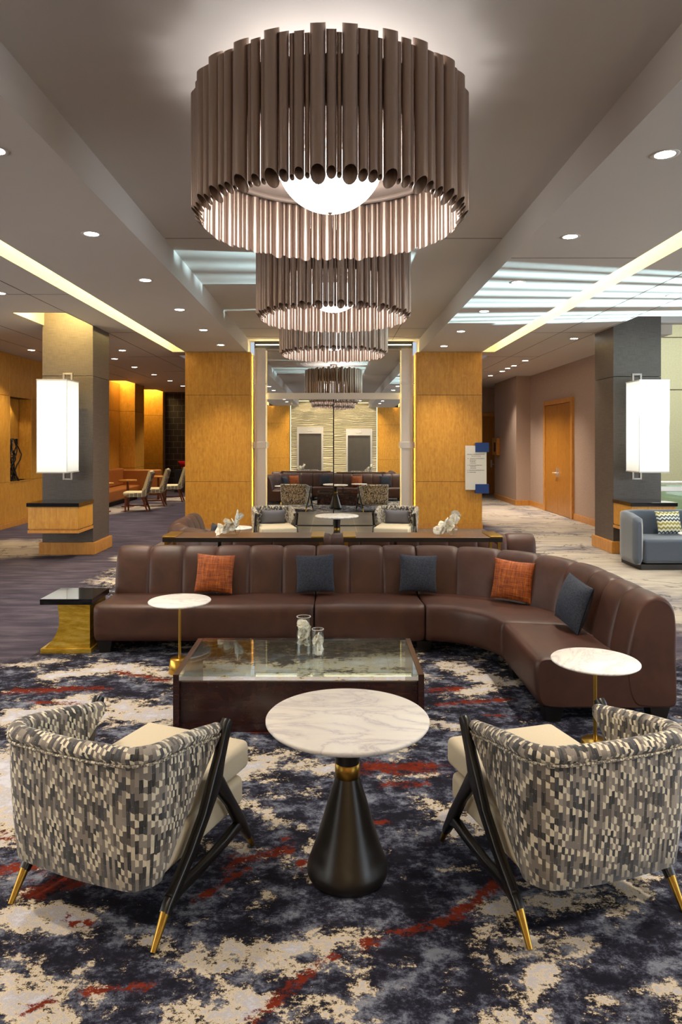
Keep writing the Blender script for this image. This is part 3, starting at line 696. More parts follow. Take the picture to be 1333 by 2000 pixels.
# ------------------------------------------------------------------ sofa
def sofa_geom():
    XA, XB, YF, R = -1.98, .755, 5.75, .5     # straight run, then quarter turn, then arm
    cyy = YF-R; YE = 4.35
    L1 = XB-XA; L2 = R*PI/2; L3 = cyy-YE
    def frame(u):
        if u <= L1: return (XA+u, YF), (0, 1)
        if u <= L1+L2:
            a = PI/2-(u-L1)/R; return (XB+R*math.cos(a), cyy+R*math.sin(a)), (math.cos(a), math.sin(a))
        return (XB+R, cyy-(u-L1-L2)), (1, 0)
    return frame, L1, L2, L3
def smoothprof(P, n=3):
    Q = list(P)
    for _ in range(n):
        N = []
        for i in range(len(Q)):
            a, b = Q[i], Q[(i+1) % len(Q)]
            N.append((a[0]*.75+b[0]*.25, a[1]*.75+b[1]*.25)); N.append((a[0]*.25+b[0]*.75, a[1]*.25+b[1]*.75))
        Q = N
    return Q
SEATP = smoothprof([(.06, .09), (.012, .13), (.0, .24), (-.004, .37), (.03, .408), (.12, .405), (.35, .395), (.60, .385), (.72, .38), (.78, .36), (.8, .2), (.8, .09), (.4, .085)], 2)
BACKP = smoothprof([(.60, .10), (.555, .30), (.565, .42), (.60, .58), (.64, .72), (.70, .79), (.79, .795), (.865, .74), (.885, .60), (.885, .40), (.885, .13), (.87, .085), (.70, .085)], 2)
def sweep(profile, frame, us, shr, org):
    """rings along the sofa; shr[i] pulls the section towards its own middle"""
    cx = sum(p[0] for p in profile)/len(profile); cz = sum(p[1] for p in profile)/len(profile)
    rings = []
    for u, sh in zip(us, shr):
        (bx, by), (nx, ny) = frame(u); r = []
        for (d, z) in profile:
            L = math.hypot(d-cx, z-cz); k = (L-sh)/L if L > 1e-6 else 1
            dd, zz = cx+(d-cx)*k, cz+(z-cz)*k
            if z < .12: zz = max(zz, z)
            r.append((bx+nx*dd-org[0], by+ny*dd-org[1], zz))
        rings.append(r)
    return rings
def make_sofa(loc, rz, label):
    frame, L1, L2, L3 = sofa_geom(); org = (0, 6.0)
    p = thing('sectional_sofa', label, 'sofa', loc, rz)
    cutp = [0, 1.82, L1, L1+L2, L1+L2+L3]
    for k in range(4):
        a, b = cutp[k]+.004, cutp[k+1]-.004
        us = [a, a+.006, a+.02, a+.05]+list(np.linspace(a+.08, b-.08, max(4, int((b-a)/.08))))+[b-.05, b-.02, b-.006, b]
        sh = [.022, .012, .004, .001]+[0]*(len(us)-8)+[.001, .004, .012, .022]
        q = MB(); q.loft(sweep(SEATP, frame, us, sh, org)); q.build('seat_section', M['leather'], p)
    # back channels
    ch = [list(np.linspace(0, 1.82, 7)), list(np.linspace(1.82, L1, 4)), list(np.linspace(L1, L1+L2, 6)), list(np.linspace(L1+L2, L1+L2+L3, 4))]
    for k in range(4):
        us = []; sh = []; e = ch[k]
        for i in range(len(e)-1):
            a, b = e[i], e[i+1]; n = 14
            for t in range(n+1):
                if t == 0 and i > 0: continue
                x = t/n; x = .5-.5*math.cos(PI*x)
                us.append(a+(b-a)*x); g = abs(2*x-1)
                sh.append(.017*g**12+.005*g**2)
        us[0] += .002; us[-1] -= .002; sh[0] += .006; sh[-1] += .006
        q = MB(); q.loft(sweep(BACKP, frame, us, sh, org)); q.build('backrest', M['leather'], p)
    q = MB()
    for u, d in ((.08, .12), (.08, .78), (L1*.66, .12), (L1*.66, .78), (L1, .12), (L1+L2*.5, .8), (L1+L2+.02, .12), (L1+L2+L3-.08, .12), (L1+L2+L3-.08, .78)):
        (bx, by), (nx, ny) = frame(u); x, y = bx+nx*d-org[0], by+ny*d-org[1]
        f = MB(); f.loft([[(x+sx*w, y+sy*w, z) for sx, sy in ((-1,-1),(1,-1),(1,1),(-1,1))] for w, z in ((.045, 0), (.065, .10))], smooth=False)
        f.build('foot', M['black_wood'], p, bev=.004)
    return p
sofa1 = make_sofa((0, 6.0, 0), 0, 'brown leather channel-back sectional sofa nearest the camera, curving to the right')
sofa2 = copy_tree(sofa1, (.12, 7.88, 0), rz=PI, label='brown leather sectional sofa behind the console tables, facing the mirror')
# ------------------------------------------------------------------ pillows
def pillow_mb(w, h, t, pinch=.06):
    q = MB(); n = 18
    for sgn in (1, -1):
        vs = []; fs = []
        for i in range(n+1):
            for k in range(n+1):
                u, v = -1+2*i/n, -1+2*k/n
                u2, v2 = math.sin(u*PI/2), math.sin(v*PI/2)
                edge = (1-abs(u2)**2.6)*(1-abs(v2)**2.6)
                pin = 1-pinch*(1-v2*v2)*abs(u2)**2; pin2 = 1-pinch*(1-u2*u2)*abs(v2)**2
                wob = .004*math.sin(5*u+3*v)*edge
                vs.append((u2*w/2*pin, sgn*(t/2*max(edge, 0)**.55+.002)+wob, v2*h/2*pin2))
        for i in range(n):
            for k in range(n):
                a = i*(n+1)+k; f = (a, a+1, a+n+2, a+n+1); fs.append(f if sgn > 0 else f[::-1])
        q.add(vs, fs, True)
    return q
def pillow(name, mat, loc, rot, label, size=(.34, .34, .13), group=None):
    o = pillow_mb(*size).build(name, M[mat]); o.location = loc; o.rotation_euler = rot
    return tag(o, label, 'cushion', group)
R = math.radians
pz = .575
pillow('scatter_cushion', 'orange', (-1.06, 6.26, pz), (R(-14), R(3), 0), 'rust orange chenille cushion at the left of the near sofa')
pillow('scatter_cushion', 'slate', (-.165, 6.26, pz), (R(-14), R(-2), 0), 'dark slate cushion at the middle of the near sofa, left of its twin', (.345, .335, .14))
pillow('scatter_cushion', 'slate', (.755, 6.26, pz), (R(-14), R(2), R(-2)), 'dark slate cushion between the middle one and the right orange one on the near sofa', (.335, .33, .14))
pillow('scatter_cushion', 'orange', (1.52, 5.95, pz), (R(-14), R(4), R(-26)), 'rust orange chenille cushion in the curve of the near sofa')
pillow('scatter_cushion', 'slate', (1.74, 5.08, pz+.01), (R(-16), R(8), R(-82)), 'dark slate cushion turned sideways on the right arm of the near sofa', (.36, .35, .15))
for i, (x, y, m_, rz, lab) in enumerate([(-1.42, 8.62, 'slate', R(110), 'slate cushion on the left arm of the far sofa'), (-1.18, 8.0, 'orange', R(150), 'orange cushion in the left curve of the far sofa'),
        (-.26, 7.64, 'slate', PI, 'slate cushion at the middle of the far sofa, seen in the mirror'), (.71, 7.64, 'orange', PI, 'orange cushion right of the middle of the far sofa, seen in the mirror'), (1.58, 7.64, 'slate', PI, 'slate cushion at the right end of the far sofa, seen in the mirror')]):
    pillow('scatter_cushion', m_, (x, y, pz), (R(-14), 0, rz), lab)
# ------------------------------------------------------------------ armchair
def make_armchair(label, loc, rz, lumbar=False):
    p = thing('armchair', label, 'armchair', loc, rz)
    y0 = -.35
    # plan of the shell, from the right arm tip round the back to the left arm tip
    hw = .315; yb = -.385; r = .10; ytip = .11
    path = []
    n1 = 12
    for k in range(n1): path.append((hw, ytip+(yb+r-ytip)*k/n1, 0))
    for k in range(9): a = -PI/2*k/8; path.append((hw-r+r*math.cos(a), yb+r+r*math.sin(a), 0))
    n2 = 12
    for k in range(1, n2): path.append((hw-r-2*(hw-r)*k/n2, yb-.012*math.sin(PI*k/n2), 0))
    for k in range(9): a = -PI/2-PI/2*k/8; path.append((-hw+r+r*math.cos(a), yb+r+r*math.sin(a), 0))
    for k in range(1, n1+1): path.append((-hw, yb+r+(ytip-yb-r)*k/n1, 0))
    P = [Vector(q) for q in path]
    rings = []; uvs = []; welt = []; arc = 0; 
    rollpts = []
    for i, q in enumerate(P):
        if i: arc += (P[i]-P[i-1]).length
        t = (P[min(i+1, len(P)-1)]-P[max(i-1, 0)]).normalized(); nrm = Vector((t.y, -t.x, 0)) 
        if nrm.dot(q-Vector((0, -.05, 0))) < 0: nrm = -nrm
        s = q.y+.35                     # distance forward of the rear feet
        f = max(0, min(1, (s+.0)/.46))
        zt = .70-.085*f**1.3
        zb = .205 if s < .07 else .205+(s-.07)*(zt-.045-.205)/(.46-.07)
        th = .062-.020*f
        lean = .03*(1-f)                # top leans out a little
        loop = []; uv = []
        H = zt-zb; zr = zt-.045 if H > .06 else zt-.02
        prof = []
        for k in range(7):              # outer face
            z = zb+(zr-zb)*k/6; b = .008*math.sin(PI*k/6)
            prof.append((b+lean*(z-.2)/.5, z))
        oz = lean*(zr-.2)/.5
        for k in range(1, 8):           # rolled top
            a = PI*k/8; prof.append((oz+.010-(th+.012)/2+(th+.020)/2*math.cos(a), zr+(zt-zr)*math.sin(a)))
        for k in range(7):
            z = zr+(zb-zr)*k/6; prof.append((-th+lean*(z-.2)/.5, z))
        v = 0; last = None
        for (d, z) in prof:
            if last is not None: v += math.hypot(d-last[0], z-last[1])
            last = (d, z); w = q+nrm*d; loop.append((w.x, w.y, z)); uv.append((arc, v if True else 0))
        v0 = zb                          # keep cloth rows level
        uv = [(a, b+v0) for a, b in uv]
        rings.append(loop); uvs.append(uv)
        w = q+nrm*(oz+.006); welt.append((w.x, w.y, zr-.006))
    q = MB(); q.loft(rings, uvs=uvs); q.build('shell', M['cloth'], p)
    q = MB(); q.tube(welt, .0055, 6); 
    o = q.build('welting', M['welt'], p)
    # side frames
    def ribbon(pts, ws, th, x, bevel=True):
        q = MB(); rings = []
        for i, (s, z) in enumerate(pts):
            a = pts[max(i-1, 0)]; b = pts[min(i+1, len(pts)-1)]; L = math.hypot(b[0]-a[0], b[1]-a[1]); nx, nz = -(b[1]-a[1])/L, (b[0]-a[0])/L; w = ws[i]/2
            tt = th/2*(min(1, ws[i]/.028)); e = .72
            rings.append([(x-tt, y0+s+nx*w*e, z+nz*w*e), (x-tt*e, y0+s+nx*w, z+nz*w), (x+tt*e, y0+s+nx*w, z+nz*w), (x+tt, y0+s+nx*w*e, z+nz*w*e),
                          (x+tt, y0+s-nx*w*e, z-nz*w*e), (x+tt*e, y0+s-nx*w, z-nz*w), (x-tt*e, y0+s-nx*w, z-nz*w), (x-tt, y0+s-nx*w*e, z-nz*w*e)])
        q.loft(rings, smooth=True); return q
    def ferrule(a, b, r0, r1, x):
        q = MB(); q.tube([(x, y0+a[0], a[1]), (x, y0+b[0], b[1])], [r0, r1], 16); return q
    for s in (1, -1):
        x = s*.328
        D = [(.487, .622), (.477, .608), (.456, .56), (.425, .495), (.39, .415), (.314, .315), (.221, .222), (.13, .145), (.085, .112), (.066, .092)]
        bl = ribbon(D, [.034, .050, .048, .052, .082, .048, .042, .044, .036, .030], .036, x).build('back_leg', M['black_wood'], p)
        fl_ = ribbon([(.385, .43), (.42, .385), (.499, .285), (.58, .167), (.635, .088), (.652, .062)], [.062, .06, .042, .05, .032, .026], .034, x).build('front_leg', M['black_wood'], p)
        ribbon([(.60, .135), (.56, .15), (.46, .138), (.3, .128), (.15, .128), (.09, .12)], [.036, .044, .036, .034, .040, .05], .032, x).build('stretcher', M['black_wood'], p)
        ferrule((.069, .096), (0, 0), .0175, .010, x).build('ferrule', M['brass_aged'], bl)
        ferrule((.652, .064), (.695, 0), .0145, .009, x).build('ferrule', M['brass_aged'], fl_)
    q = MB(); q.box(-.285, .285, y0+.08, y0+.70, .175, .30); q.build('seat_base', M['linen'], p, bev=.03, seg=4)
    cu = MB(); cu.box(-.275, .275, y0+.06, y0+.765, .302, .425); o = cu.build('seat_cushion', M['linen'], p, bev=.028, seg=4)
    for o in list(p.children):
        if o.name.startswith('seat_'):
            for pl in o.data.polygons: pl.use_smooth = True
            wn = o.modifiers.new('wn', 'WEIGHTED_NORMAL'); wn.keep_sharp = False
    return p
ch1 = make_armchair('patterned tub armchair in the left foreground, seen from behind', (-.787, 2.853, 0), R(-22.7))
ch2 = copy_tree(ch1, (.89, 2.848, 0), R(16.9), 'patterned tub armchair in the right foreground, seen from behind')
ch3 = copy_tree(ch1, (-.93, 11.2, 0), R(180+14), 'patterned armchair facing the camera, left of the far marble table')
ch4 = copy_tree(ch1, (.98, 11.2, 0), R(180-14), 'patterned armchair facing the camera, right of the far marble table')
for ch, a, lab in ((ch3, 194, 'grey lumbar cushion on the far left armchair'), (ch4, 166, 'grey lumbar cushion on the far right armchair')):
    c, s_ = math.cos(R(a)), math.sin(R(a)); lx, ly = .0, -.20
    pillow('lumbar_cushion', 'grey_pillow', (ch.location.x+c*lx-s_*ly, ch.location.y+s_*lx+c*ly, .425+.11), (R(-14), 0, R(a)), lab, (.40, .23, .12))
# ------------------------------------------------------------------ tables
def pedestal(loc, label):
    p = thing('pedestal_table', label, 'table', loc)
    q = MB(); q.lathe([(.001, .612), (.31, .612), (.322, .618), (.33, .628), (.33, .634), (.326, .638), (.001, .638)], 96, cap=False); q.build('marble_top', M['marble'], p)
    for f in p.children[-1:]: f.modifiers.new('e', 'EDGE_SPLIT').split_angle = R(50)
    q = MB(); q.lathe([(.062, .612), (.058, .60), (.055, .56), (.050, .50), (.0485, .455)], 48); q.build('neck', M['black_wood'], p)
    q = MB(); q.lathe([(.0485, .399), (.0500, .400), (.0500, .455), (.0485, .456)], 48); q.build('brass_collar', M['brass_aged'], p)
    q = MB(); q.lathe([(.0485, .40), (.056, .375), (.075, .315), (.10, .23), (.128, .14), (.150, .08), (.160, .055), (.164, .035), (.162, .018), (.154, .005), (.146, 0)], 64); q.build('base', M['black_wood'], p)
    return p
pt = pedestal((.056, 2.837, 0), 'round white marble table on a black cone pedestal between the near armchairs')
copy_tree(pt, (.05, 10.6, 0), rz=2, label='round marble pedestal table in front of the mirror between the far armchairs')
def drinks_table(loc, label):
    p = thing('drinks_table', label, 'side table', loc)
    q = MB(); q.lathe([(.001, .532), (.226, .532), (.235, .539), (.235, .544), (.231, .548), (.001, .548)], 72, cap=False); o = q.build('marble_top', M['marble'], p); o.modifiers.new('e', 'EDGE_SPLIT').split_angle = R(50)
    q = MB(); q.tube([(0, 0, .1), (0, 0, .532)], .0105, 16); q.build('pole', M['brass'], p)
    q = MB(); q.lathe([(.001, 0), (.084, 0), (.086, .004), (.072, .104), (.068, .108), (.001, .108)], 48, cap=False); o = q.build('weight_base', M['brass'], p); o.modifiers.new('e', 'EDGE_SPLIT').split_angle = R(50)
    return p
dt = drinks_table((-1.17, 5.33, 0), 'small round marble drinks table on a brass pole in front of the sofa, left')
copy_tree(dt, (1.444, 3.87, 0), rz=1, label='small round marble drinks table on a brass pole at the sofa arm, right')
copy_tree(dt, (-1.38, 9.86, 0), rz=2, label='small round marble drinks table beside the left arm of the far sofa')
copy_tree(dt, (.75, 8.5, 0), rz=2, label='small round marble drinks table before the far sofa, seen in the mirror')
copy_tree(dt, (4.78, 9.2, 0), rz=2, label='small round marble table beside the blue tub chair')
def coffee(loc, label, rz=0):
    p = thing('coffee_table', label, 'coffee table', loc, rz)     # origin: centre
    w, d, h = .755, .39, .355
    for s in (-1, 1):
        a, b = sorted((s*w, s*(w-.036))); q = MB(); q.box(a, b, -d, d, 0, h-.002); q.build('side_panel', M['walnut'], p, bev=.002)
    q = MB(); q.box(-w+.036, w-.036, -d+.03, -d+.055, .03, .30); q.build('front_panel', M['walnut'], p, bev=.002)
    q = MB(); q.box(-w+.036, w-.036, -d+.02, -d+.05, 0, .05); q.build('plinth', M['walnut'], p)
    q = MB(); q.box(-w+.037, w-.037, -d, d, h-.014, h); q.build('glass_top', M['glass'], p, bev=.001, seg=1)
    return p
coffee((-.21, 4.60, 0), 'low dark walnut coffee table with glass top before the near sofa')
copy_tree(bpy.data.objects['coffee_table'], (.3, 9.15, 0), rz=PI, label='dark coffee table before the far sofa, seen in the mirror')
# gold side table
g = thing('gold_side_table', 'square black topped side table on a curved gold leaf base at the sofa end', 'side table', (-2.21, 6.01, 0))
q = MB(); q.box(-.215, .215, -.225, .225, .405, .4525); q.build('top', M['black_gloss'], g, bev=.002)
prof = [(.19, .04), (.19, .405), (-.08, .405)]
for k in range(15):
    t = k/14; prof.append((-.08+.025*math.sin(t*2.2)-.125*max(0, t-.25)**2.2/.75**2.2, .405-.365*t))
q = MB(); q.loft([[(x, y, z) for x, z in prof] for y in (-.2, .2)], smooth=False); q.build('curved_base', M['goldleaf'], g, bev=.002)
q = MB(); q.box(-.215, .205, -.215, .215, 0, .04); q.build('foot_plate', M['goldleaf'], g, bev=.003)
# console tables
def console(x0, x1, label):
    cx = (x0+x1)/2; hw = (x1-x0)/2
    p = thing('console_table', label, 'console table', (cx, 6.92, 0))
    q = MB(); q.box(-hw, hw, -.20, .20, .79, .832); q.build('top', M['console'], p, bev=.003)
    q = MB(); q.box(-hw-.001, hw+.001, -.202, -.199, .789, .829); q.build('front_edge', M['black_wood'], p)
    for s in (-1, 1):
        q = MB(); a, b = sorted((s*(hw+.004), s*(hw-.12))); q.box(a, b, -.204, .17, .832, .846); q.build('brass_plate', M['brass'], p, bev=.003)
        q = MB(); xx = s*(hw-.03)
        for yy in (-.18, .18): q.box(xx-.014, xx+.014, yy-.014, yy+.014, 0, .79)
        for zz in (.0, .762): q.box(xx-.014, xx+.014, -.166, .166, zz, zz+.028)
        q.build('brass_leg_frame', M['brass_aged'], p)
    q = MB(); q.box(-hw+.5, -hw+.53, -.01, .01, .02, .79); q.box(-hw+.02, hw-.02, -.01, .01, 0, .02); q.build('centre_post', M['black_wood'], p)
    return p
console(-1.64, -.095, 'dark console table with brass corner plates behind the near sofa, left')
console(.095, 1.62, 'dark console table with brass corner plates behind the near sofa, right')
# ------------------------------------------------------------------ flowers and glass
def blossom_mb(q, c, r, rnd, mi=0):
    rx, ry, rz = rnd.uniform(-1.0, 1.0), rnd.uniform(-1.0, 1.0), rnd.uniform(0, 6)
    Mx = Matrix.Translation(Vector(c)) @ Matrix.Rotation(rz, 4, 'Z') @ Matrix.Rotation(PI/2+rx, 4, 'X') @ Matrix.Rotation(ry, 4, 'Y')
    for k in range(5):
        a = 2*PI*k/5; wide = .72 if k % 2 else .5
        vs = []; fs = []; n, m_ = 6, 4
        for i in range(n+1):
            t = i/n; w = wide*r*math.sin(PI*min(1, t*.93+.05))**.7
            for j_ in range(m_+1):
                u = -1+2*j_/m_; vs.append((t*r, u*w, .18*r*math.sin(t*2.4)-.10*r*u*u))
        for i in range(n):
            for j_ in range(m_): b = i*(m_+1)+j_; fs.append((b, b+1, b+m_+2, b+m_+1))
        q.add(vs, fs, True, M=Mx @ Matrix.Rotation(a, 4, 'Z'), mi=mi)
    q.lathe([(.001, .02*1), (.10*r, .16*r), (.05*r, .30*r), (.001, .32*r)], 8, M=Mx, cap=False, mi=1)
def orchid_bowl(x, y, z, seed, lab, mirror=1):
    b = thing('bowl_vase', 'round clear glass bowl vase on the %s console table' % lab, 'vase', (x, y, z))
    q = MB(); pr = []
    for k in range(3, 17): a = PI*k/17; pr.append((.06*math.sin(a), .055-.056*math.cos(a)))
    q.lathe([(.001, .001)]+pr, 32, cap=False); q.build('glass', M['pane'], b)
    q = MB(); q.lathe([(.001, .004)]+[(p_[0]*.94, p_[1]) for p_ in pr if p_[1] < .05]+[(.001, .05)], 32, cap=False); q.build('water', M['water'], b)
    f = thing('orchid_spray', 'spray of white orchids leaning out of the bowl on the %s console' % lab, 'flowers', (x, y, z))
    rnd = random.Random(seed)
    q = MB(); pts = [(.02*mirror, 0, .01), (0, 0, .08), (-.03*mirror, 0, .10), (-.13*mirror, -.02, .07)]; q.tube(pts, .003, 6); q.tube([(0, 0, .05), (.0, 0, .10), (.03*mirror, .01, .17)], .003, 6); q.build('stem', M['stem'], f)
    for (dx, dz) in [(-.15, .05), (-.13, .075), (-.10, .095), (-.065, .08), (-.04, .11), (-.07, .13), (-.005, .125), (.02, .16), (.045, .175), (.03, .20), (-.11, .06), (-.085, .055), (-.02, .09), (.01, .105)]:
        q = MB(); blossom_mb(q, (dx*mirror, rnd.uniform(-.03, .03), dz), rnd.uniform(.044, .056), rnd); q.build('blossom', [M['petal'], M['pistil']], f)
orchid_bowl((458-652)/FP*6.9, 6.9, .833, 1, 'left')
orchid_bowl((884-652)/FP*6.9, 6.9, .833, 4, 'right')
def cyl_vase(x, y, z, r, h, wz, cz, seed, lab, n):
    v = thing('cylinder_vase', lab+' clear glass cylinder vase on the near coffee table', 'vase', (x, y, z))
    q = MB(); q.lathe([(.001, .001), (r, .001), (r, h), (r-.003, h), (r-.003, .014), (.001, .014)], 40, cap=False); o = q.build('glass', M['pane'], v); o.modifiers.new('e', 'EDGE_SPLIT').split_angle = R(40)
    q = MB(); q.lathe([(r-.0035, h-.003), (r+.0008, h-.003), (r+.0008, h+.0008), (r-.0035, h+.0008)], 40, cap=False); q.build('rim', M['trim_white'], v)
    q = MB(); q.lathe([(.001, .015), (r-.0036, .015), (r-.0036, wz), (.001, wz)], 40, cap=False); q.build('water', M['water'], v)
    rnd = random.Random(seed)
    for k in range(n):
        q = MB(); blossom_mb(q, (0, 0, 0), r*.98, rnd)
        o = q.build('orchid_blossom', [M['petal'], M['pistil']]); o.location = (x+rnd.uniform(-.2, .2)*r, y+rnd.uniform(-.2, .2)*r, z+cz[0]+(cz[1]-cz[0])*k/max(1, n-1))
        tag(o, 'white orchid blossom floating inside the %s glass cylinder vase' % lab.lower(), 'flower', 'orchid blossoms in the %s vase' % lab.lower())
cyl_vase(-.196, 4.60, .3555, .046, .25, .20, (.085, .20), 3, 'Taller', 9)
cyl_vase(-.103, 4.575, .3555, .039, .175, .14, (.04, .12), 9, 'Shorter', 6)
# ------------------------------------------------------------------ blue tub chair, right
t = thing('tub_chair', 'blue grey velvet tub chair by the right column', 'armchair', (4.82, 9.93, 0))
hw = .72
q = MB(); rings = []; pth = []
for k in range(9): pth.append((-hw, -.40+.45*k/8))
for k in range(1, 13): a = PI-PI/2*k/12; pth.append((-hw+.36+.36*math.cos(a), .05+.33*math.sin(a)))
for k in range(1, 10): pth.append((-.36+.72*k/9, .38))
for k in range(1, 13): a = PI/2-PI/2*k/12; pth.append((hw-.36+.36*math.cos(a), .05+.33*math.sin(a)))
for k in range(1, 9): pth.append((hw, .05-.45*k/8))
P = [Vector((a, b, 0)) for a, b in pth]
for i, c in enumerate(P):
    tg = (P[min(i+1, len(P)-1)]-P[max(i-1, 0)]).normalized(); n = Vector((-tg.y, tg.x, 0))
    if n.dot(c) < 0: n = -n
    f = max(0, min(1, (-.05-c.y)/.35)); zt = .76-.06*f; sh = .04 if i in (0, len(P)-1) else 0
    th = .13
    pr = smoothprof([(0-sh, .07+sh), (0-sh, .4), (0-sh, zt-.03-sh), (-.02-sh, zt-sh), (-th+.02+sh, zt-sh), (-th+sh, zt-.03-sh), (-th+sh, .4), (-th+sh, .07+sh)], 1)
    rings.append([tuple(Vector((c.x+n.x*d, c.y+n.y*d, z))) for d, z in pr])
q.loft(rings); q.build('shell', M['tub'], t)
q = MB(); q.box(-hw+.13, hw-.13, -.38, .26, .09, .42); q.build('seat', M['tub'], t, bev=.05, seg=5)
q = MB(); q.box(-hw+.10, hw-.10, -.36, .30, 0, .075); q.build('plinth_base', M['plinth_dark'], t, bev=.004)
pillow('scatter_cushion', 'ikat', (4.78, 10.0, .60), (R(-18), 0, R(4)), 'green white and navy zigzag cushion on the blue tub chair', (.36, .33, .12))
# ------------------------------------------------------------------ directory sign
sg = thing('directory_sign', 'white directory sign with two blue blocks on the right pier', 'sign', (2.86, 14.06, 0))
def zz(py, Y=14.03): return CH-(py-HY)*Y/FP
def xx(px, Y=14.03): return (px-HX)/FP*Y-2.86
q = MB(); q.box(xx(909.5), xx(951), -.03, -.01, zz(957), zz(870.5)); q.build('panel', M['white_panel'], sg, bev=.002)
q = MB(); q.box(xx(929), xx(955.5), -.045, .02, zz(883), zz(864.5)); q.build('block', M['sign_blue'], sg, bev=.002)
q = MB(); q.box(xx(929), xx(955.5), -.045, .02, zz(963.5), zz(945.5)); q.build('block', M['sign_blue'], sg, bev=.002)
s_ = 90/1333.0; rnd = random.Random(2); rows = {}
for (y, x0, x1) in [(555, 340, 860), (603, 465, 735), (672, 355, 380), (675, 425, 840), (718, 420, 600), (762, 420, 600), (806, 420, 600), (866, 355, 375), (866, 400, 765), (912, 430, 600), (955, 430, 600), (1015, 355, 375), (1013, 400, 845), (1073, 355, 378), (1071, 400, 610)]:
    q = rows.setdefault(y, MB()); x = x0
    while x < x1-8:
        w = min(rnd.uniform(18, 60), x1-x); q.box(xx(890+x*s_), xx(890+(x+w)*s_), -.032, -.03, zz(850+(y+6)*s_), zz(850+(y-6)*s_)); x += w+9
for q in rows.values(): q.build('text_line', M['ink'], sg)
# ------------------------------------------------------------------ left aisle furniture
b = thing('banquette', 'tan leather banquette bench against the left maple wall', 'bench', (-5.9, 18.9, 0))
q = MB(); q.box(-.7, -.05, -1.6, 2.7, .12, .43); q.build('seat', M['banquette'], b, bev=.04, seg=3)
q = MB(); q.box(-.72, -.55, -1.6, 2.7, .43, .95); q.box(-.72, .6, 2.6, 2.78, .12, .9); q.build('backrest', M['banquette'], b, bev=.05, seg=3)
q = MB(); q.box(-.65, -.12, -1.55, 2.6, 0, .12); q.build('plinth', M['dark_void'], b)
def dining(loc, rz, label):
    p = thing('side_chair', label, 'chair', loc, rz, 'striped-back chairs in the left aisle')     # faces -x
    q = MB(); q.box(-.27, .23, -.25, .25, .40, .50); q.build('seat', M['cream_vinyl'], p, bev=.045, seg=4)
    q = MB(); prof = [(.17, .42), (.27, .42), (.42, .98), (.40, 1.02), (.36, 1.02)]
    q.loft([[(x, y, z) for x, z in prof] for y in (-.24, .24)], smooth=False); q.build('backrest', M['cream_vinyl'], p, bev=.02, seg=3)
    q = MB(); q.loft([[(x, y, z) for x, z in [(.25, .38), (.29, .38), (.45, .96), (.43, 1.0), (.405, .98)]] for y in (-.245, .245)], smooth=False)
    q.loft([[(x, y, z) for x, z in [(-.16, .37), (.29, .37), (.38, .72), (.30, .60), (.20, .47), (-.16, .455)]] for y in (-.255, -.249)], smooth=False)
    q.loft([[(x, y, z) for x, z in [(-.16, .37), (.29, .37), (.38, .72), (.30, .60), (.20, .47), (-.16, .455)]] for y in (.249, .255)], smooth=False)
    q.build('striped_back', M['dash'], p)
    for sx, sy in ((-1, -1), (-1, 1), (1, -1), (1, 1)):
        x0 = -.2 if sx < 0 else .2; x1 = -.21 if sx < 0 else .33
        q = MB(); q.loft([[(x0+.025*a, sy*.2+.02*c, .38) for a, c in ((-1,-1),(1,-1),(1,1),(-1,1))], [(x1+.018*a, sy*.21+.018*c, 0) for a, c in ((-1,-1),(1,-1),(1,1),(-1,1))]], smooth=False); q.build('leg', M['chair_wood'], p)
    q = MB(); q.box(-.2, .26, -.012, .012, .13, .16); q.box(-.205, -.185, -.2, .2, .13, .16); q.build('stretcher', M['chair_wood'], p)
    return p
dc = dining((-5.02, 17.75, 0), R(6), 'cream chair with striped back, nearest of three in the left aisle')
copy_tree(dc, (-4.93, 19.15, 0), R(6), 'cream chair with striped back, middle of three in the left aisle')
copy_tree(dc, (-4.75, 20.6, 0), R(6), 'cream chair with striped back, farthest of three in the left aisle')
for i, (x, y, lab) in enumerate(((-5.75, 17.55, 'nearest'), (-5.55, 18.9, 'middle'), (-5.25, 21.0, 'farthest'))):
    p = thing('bistro_table', 'small round wood table in the left aisle, %s of three' % lab, 'table', (x, y, 0))
    q = MB(); q.lathe([(.001, .69), (.24, .69), (.24, .73), (.001, .73)], 32, cap=False); q.build('top', M['wood_trim'], p)
    q = MB(); q.lathe([(.035, .02), (.03, .69)], 16); q.lathe([(.17, 0), (.17, .02), (.03, .03)], 24); q.build('pedestal', M['chair_wood'], p)
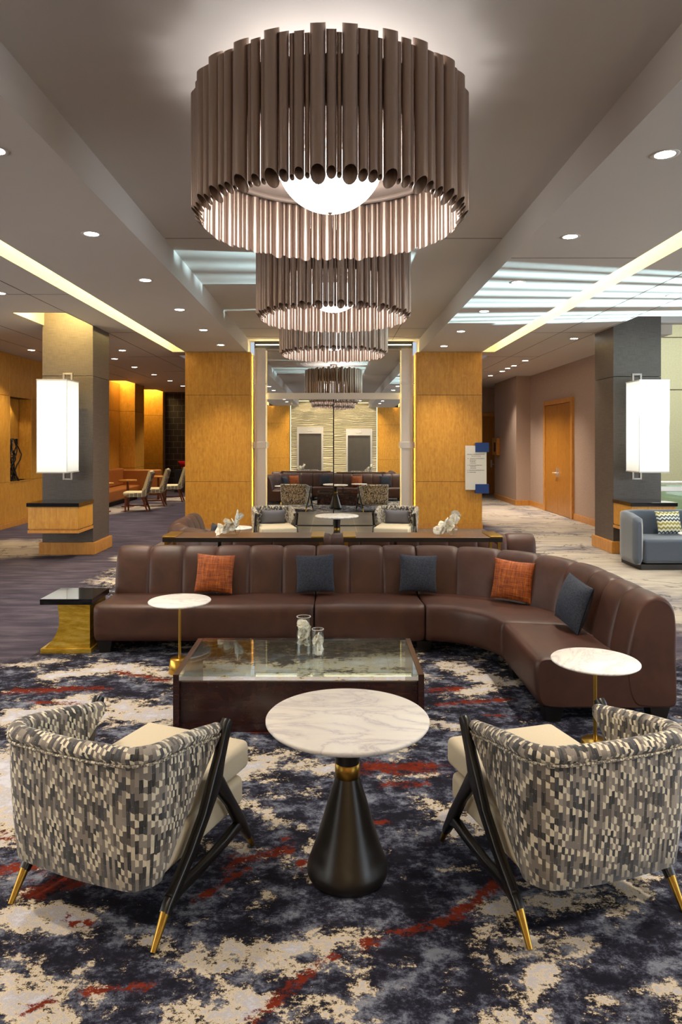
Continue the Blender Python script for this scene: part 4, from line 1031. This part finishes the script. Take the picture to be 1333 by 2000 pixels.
pl = MB(); pl.box(-.32, .32, -.3, .3, 0, .78); pl = pl.build('display_plinth', M['dark_void'], loc=(-5.2, 24.6, 0), bev=.004); tag(pl, 'tall black display plinth before the dark lattice wall', 'plinth')
rb = thing('red_bowl', 'red footed bowl on the black plinth', 'bowl', (-5.2, 24.6, .78))
q = MB(); q.lathe([(.14, .09), (.2, .14), (.26, .30), (.24, .30), (.18, .16), (.12, .12)], 32, cap=False); q.build('vessel', M['red'], rb)
q = MB()
for k in range(5): a = 2*PI*k/5; q.lathe([(.001, 0), (.03, .02), (.04, .05), (.03, .09), (.001, .1)], 10, (.12*math.cos(a), .12*math.sin(a)))
q.build('ball_feet', M['brass'], rb)
# branch sculpture in the niche
s = thing('branch_sculpture', 'dark woven branch sculpture standing in the wall niche', 'sculpture', (-6.72, 14.62, NZ0))
rnd = random.Random(11); q = MB()
for k in range(9):
    x = rnd.uniform(-.06, .08); y = rnd.uniform(-.15, .15); pts = []
    for i in range(9):
        pts.append((x+.03*math.sin(i*1.3+k), y+.09*math.sin(i*.9+k*2), .0+i*.11)); 
    q.tube(pts, .014, 6)
for k in range(6):
    z = rnd.uniform(.1, .8); q.tube([(0, .13*math.cos(a), z+.07*math.sin(a)) for a in np.linspace(0, 2*PI, 12)], .012, 6)
q.build('branches', M['black_wood'], s)
q = MB(); q.box(-.1, .1, -.2, .2, 0, .03); q.build('base', M['black_wood'], s)
for x in (-1.2, 0, 1.3): lamp('lift_wall_fill', 'SPOT', (x, -4.9, 3.8), (R(-40), 0, 0), 420, (1, .82, .55), spot_size=R(100), spot_blend=.8, shadow_soft_size=.06)  # unseen spots added to brighten the lift wall in the mirror
for x in (-1.2, 1.3, -3.4, 3.6): copy_tree(dl0, (x, -5.1, ZH if abs(x) < 1.7 else ZC), label='recessed downlight added to wash the lift wall', group='added downlights by the lifts')  # extra downlights added to brighten the same wall
nl = lamp('niche_light', 'SPOT', (XL-.14, 14.9, NZ1-.02), (0, 0, 0), 12, (1, .85, .6), spot_size=R(100), spot_blend=.5, shadow_soft_size=.04)
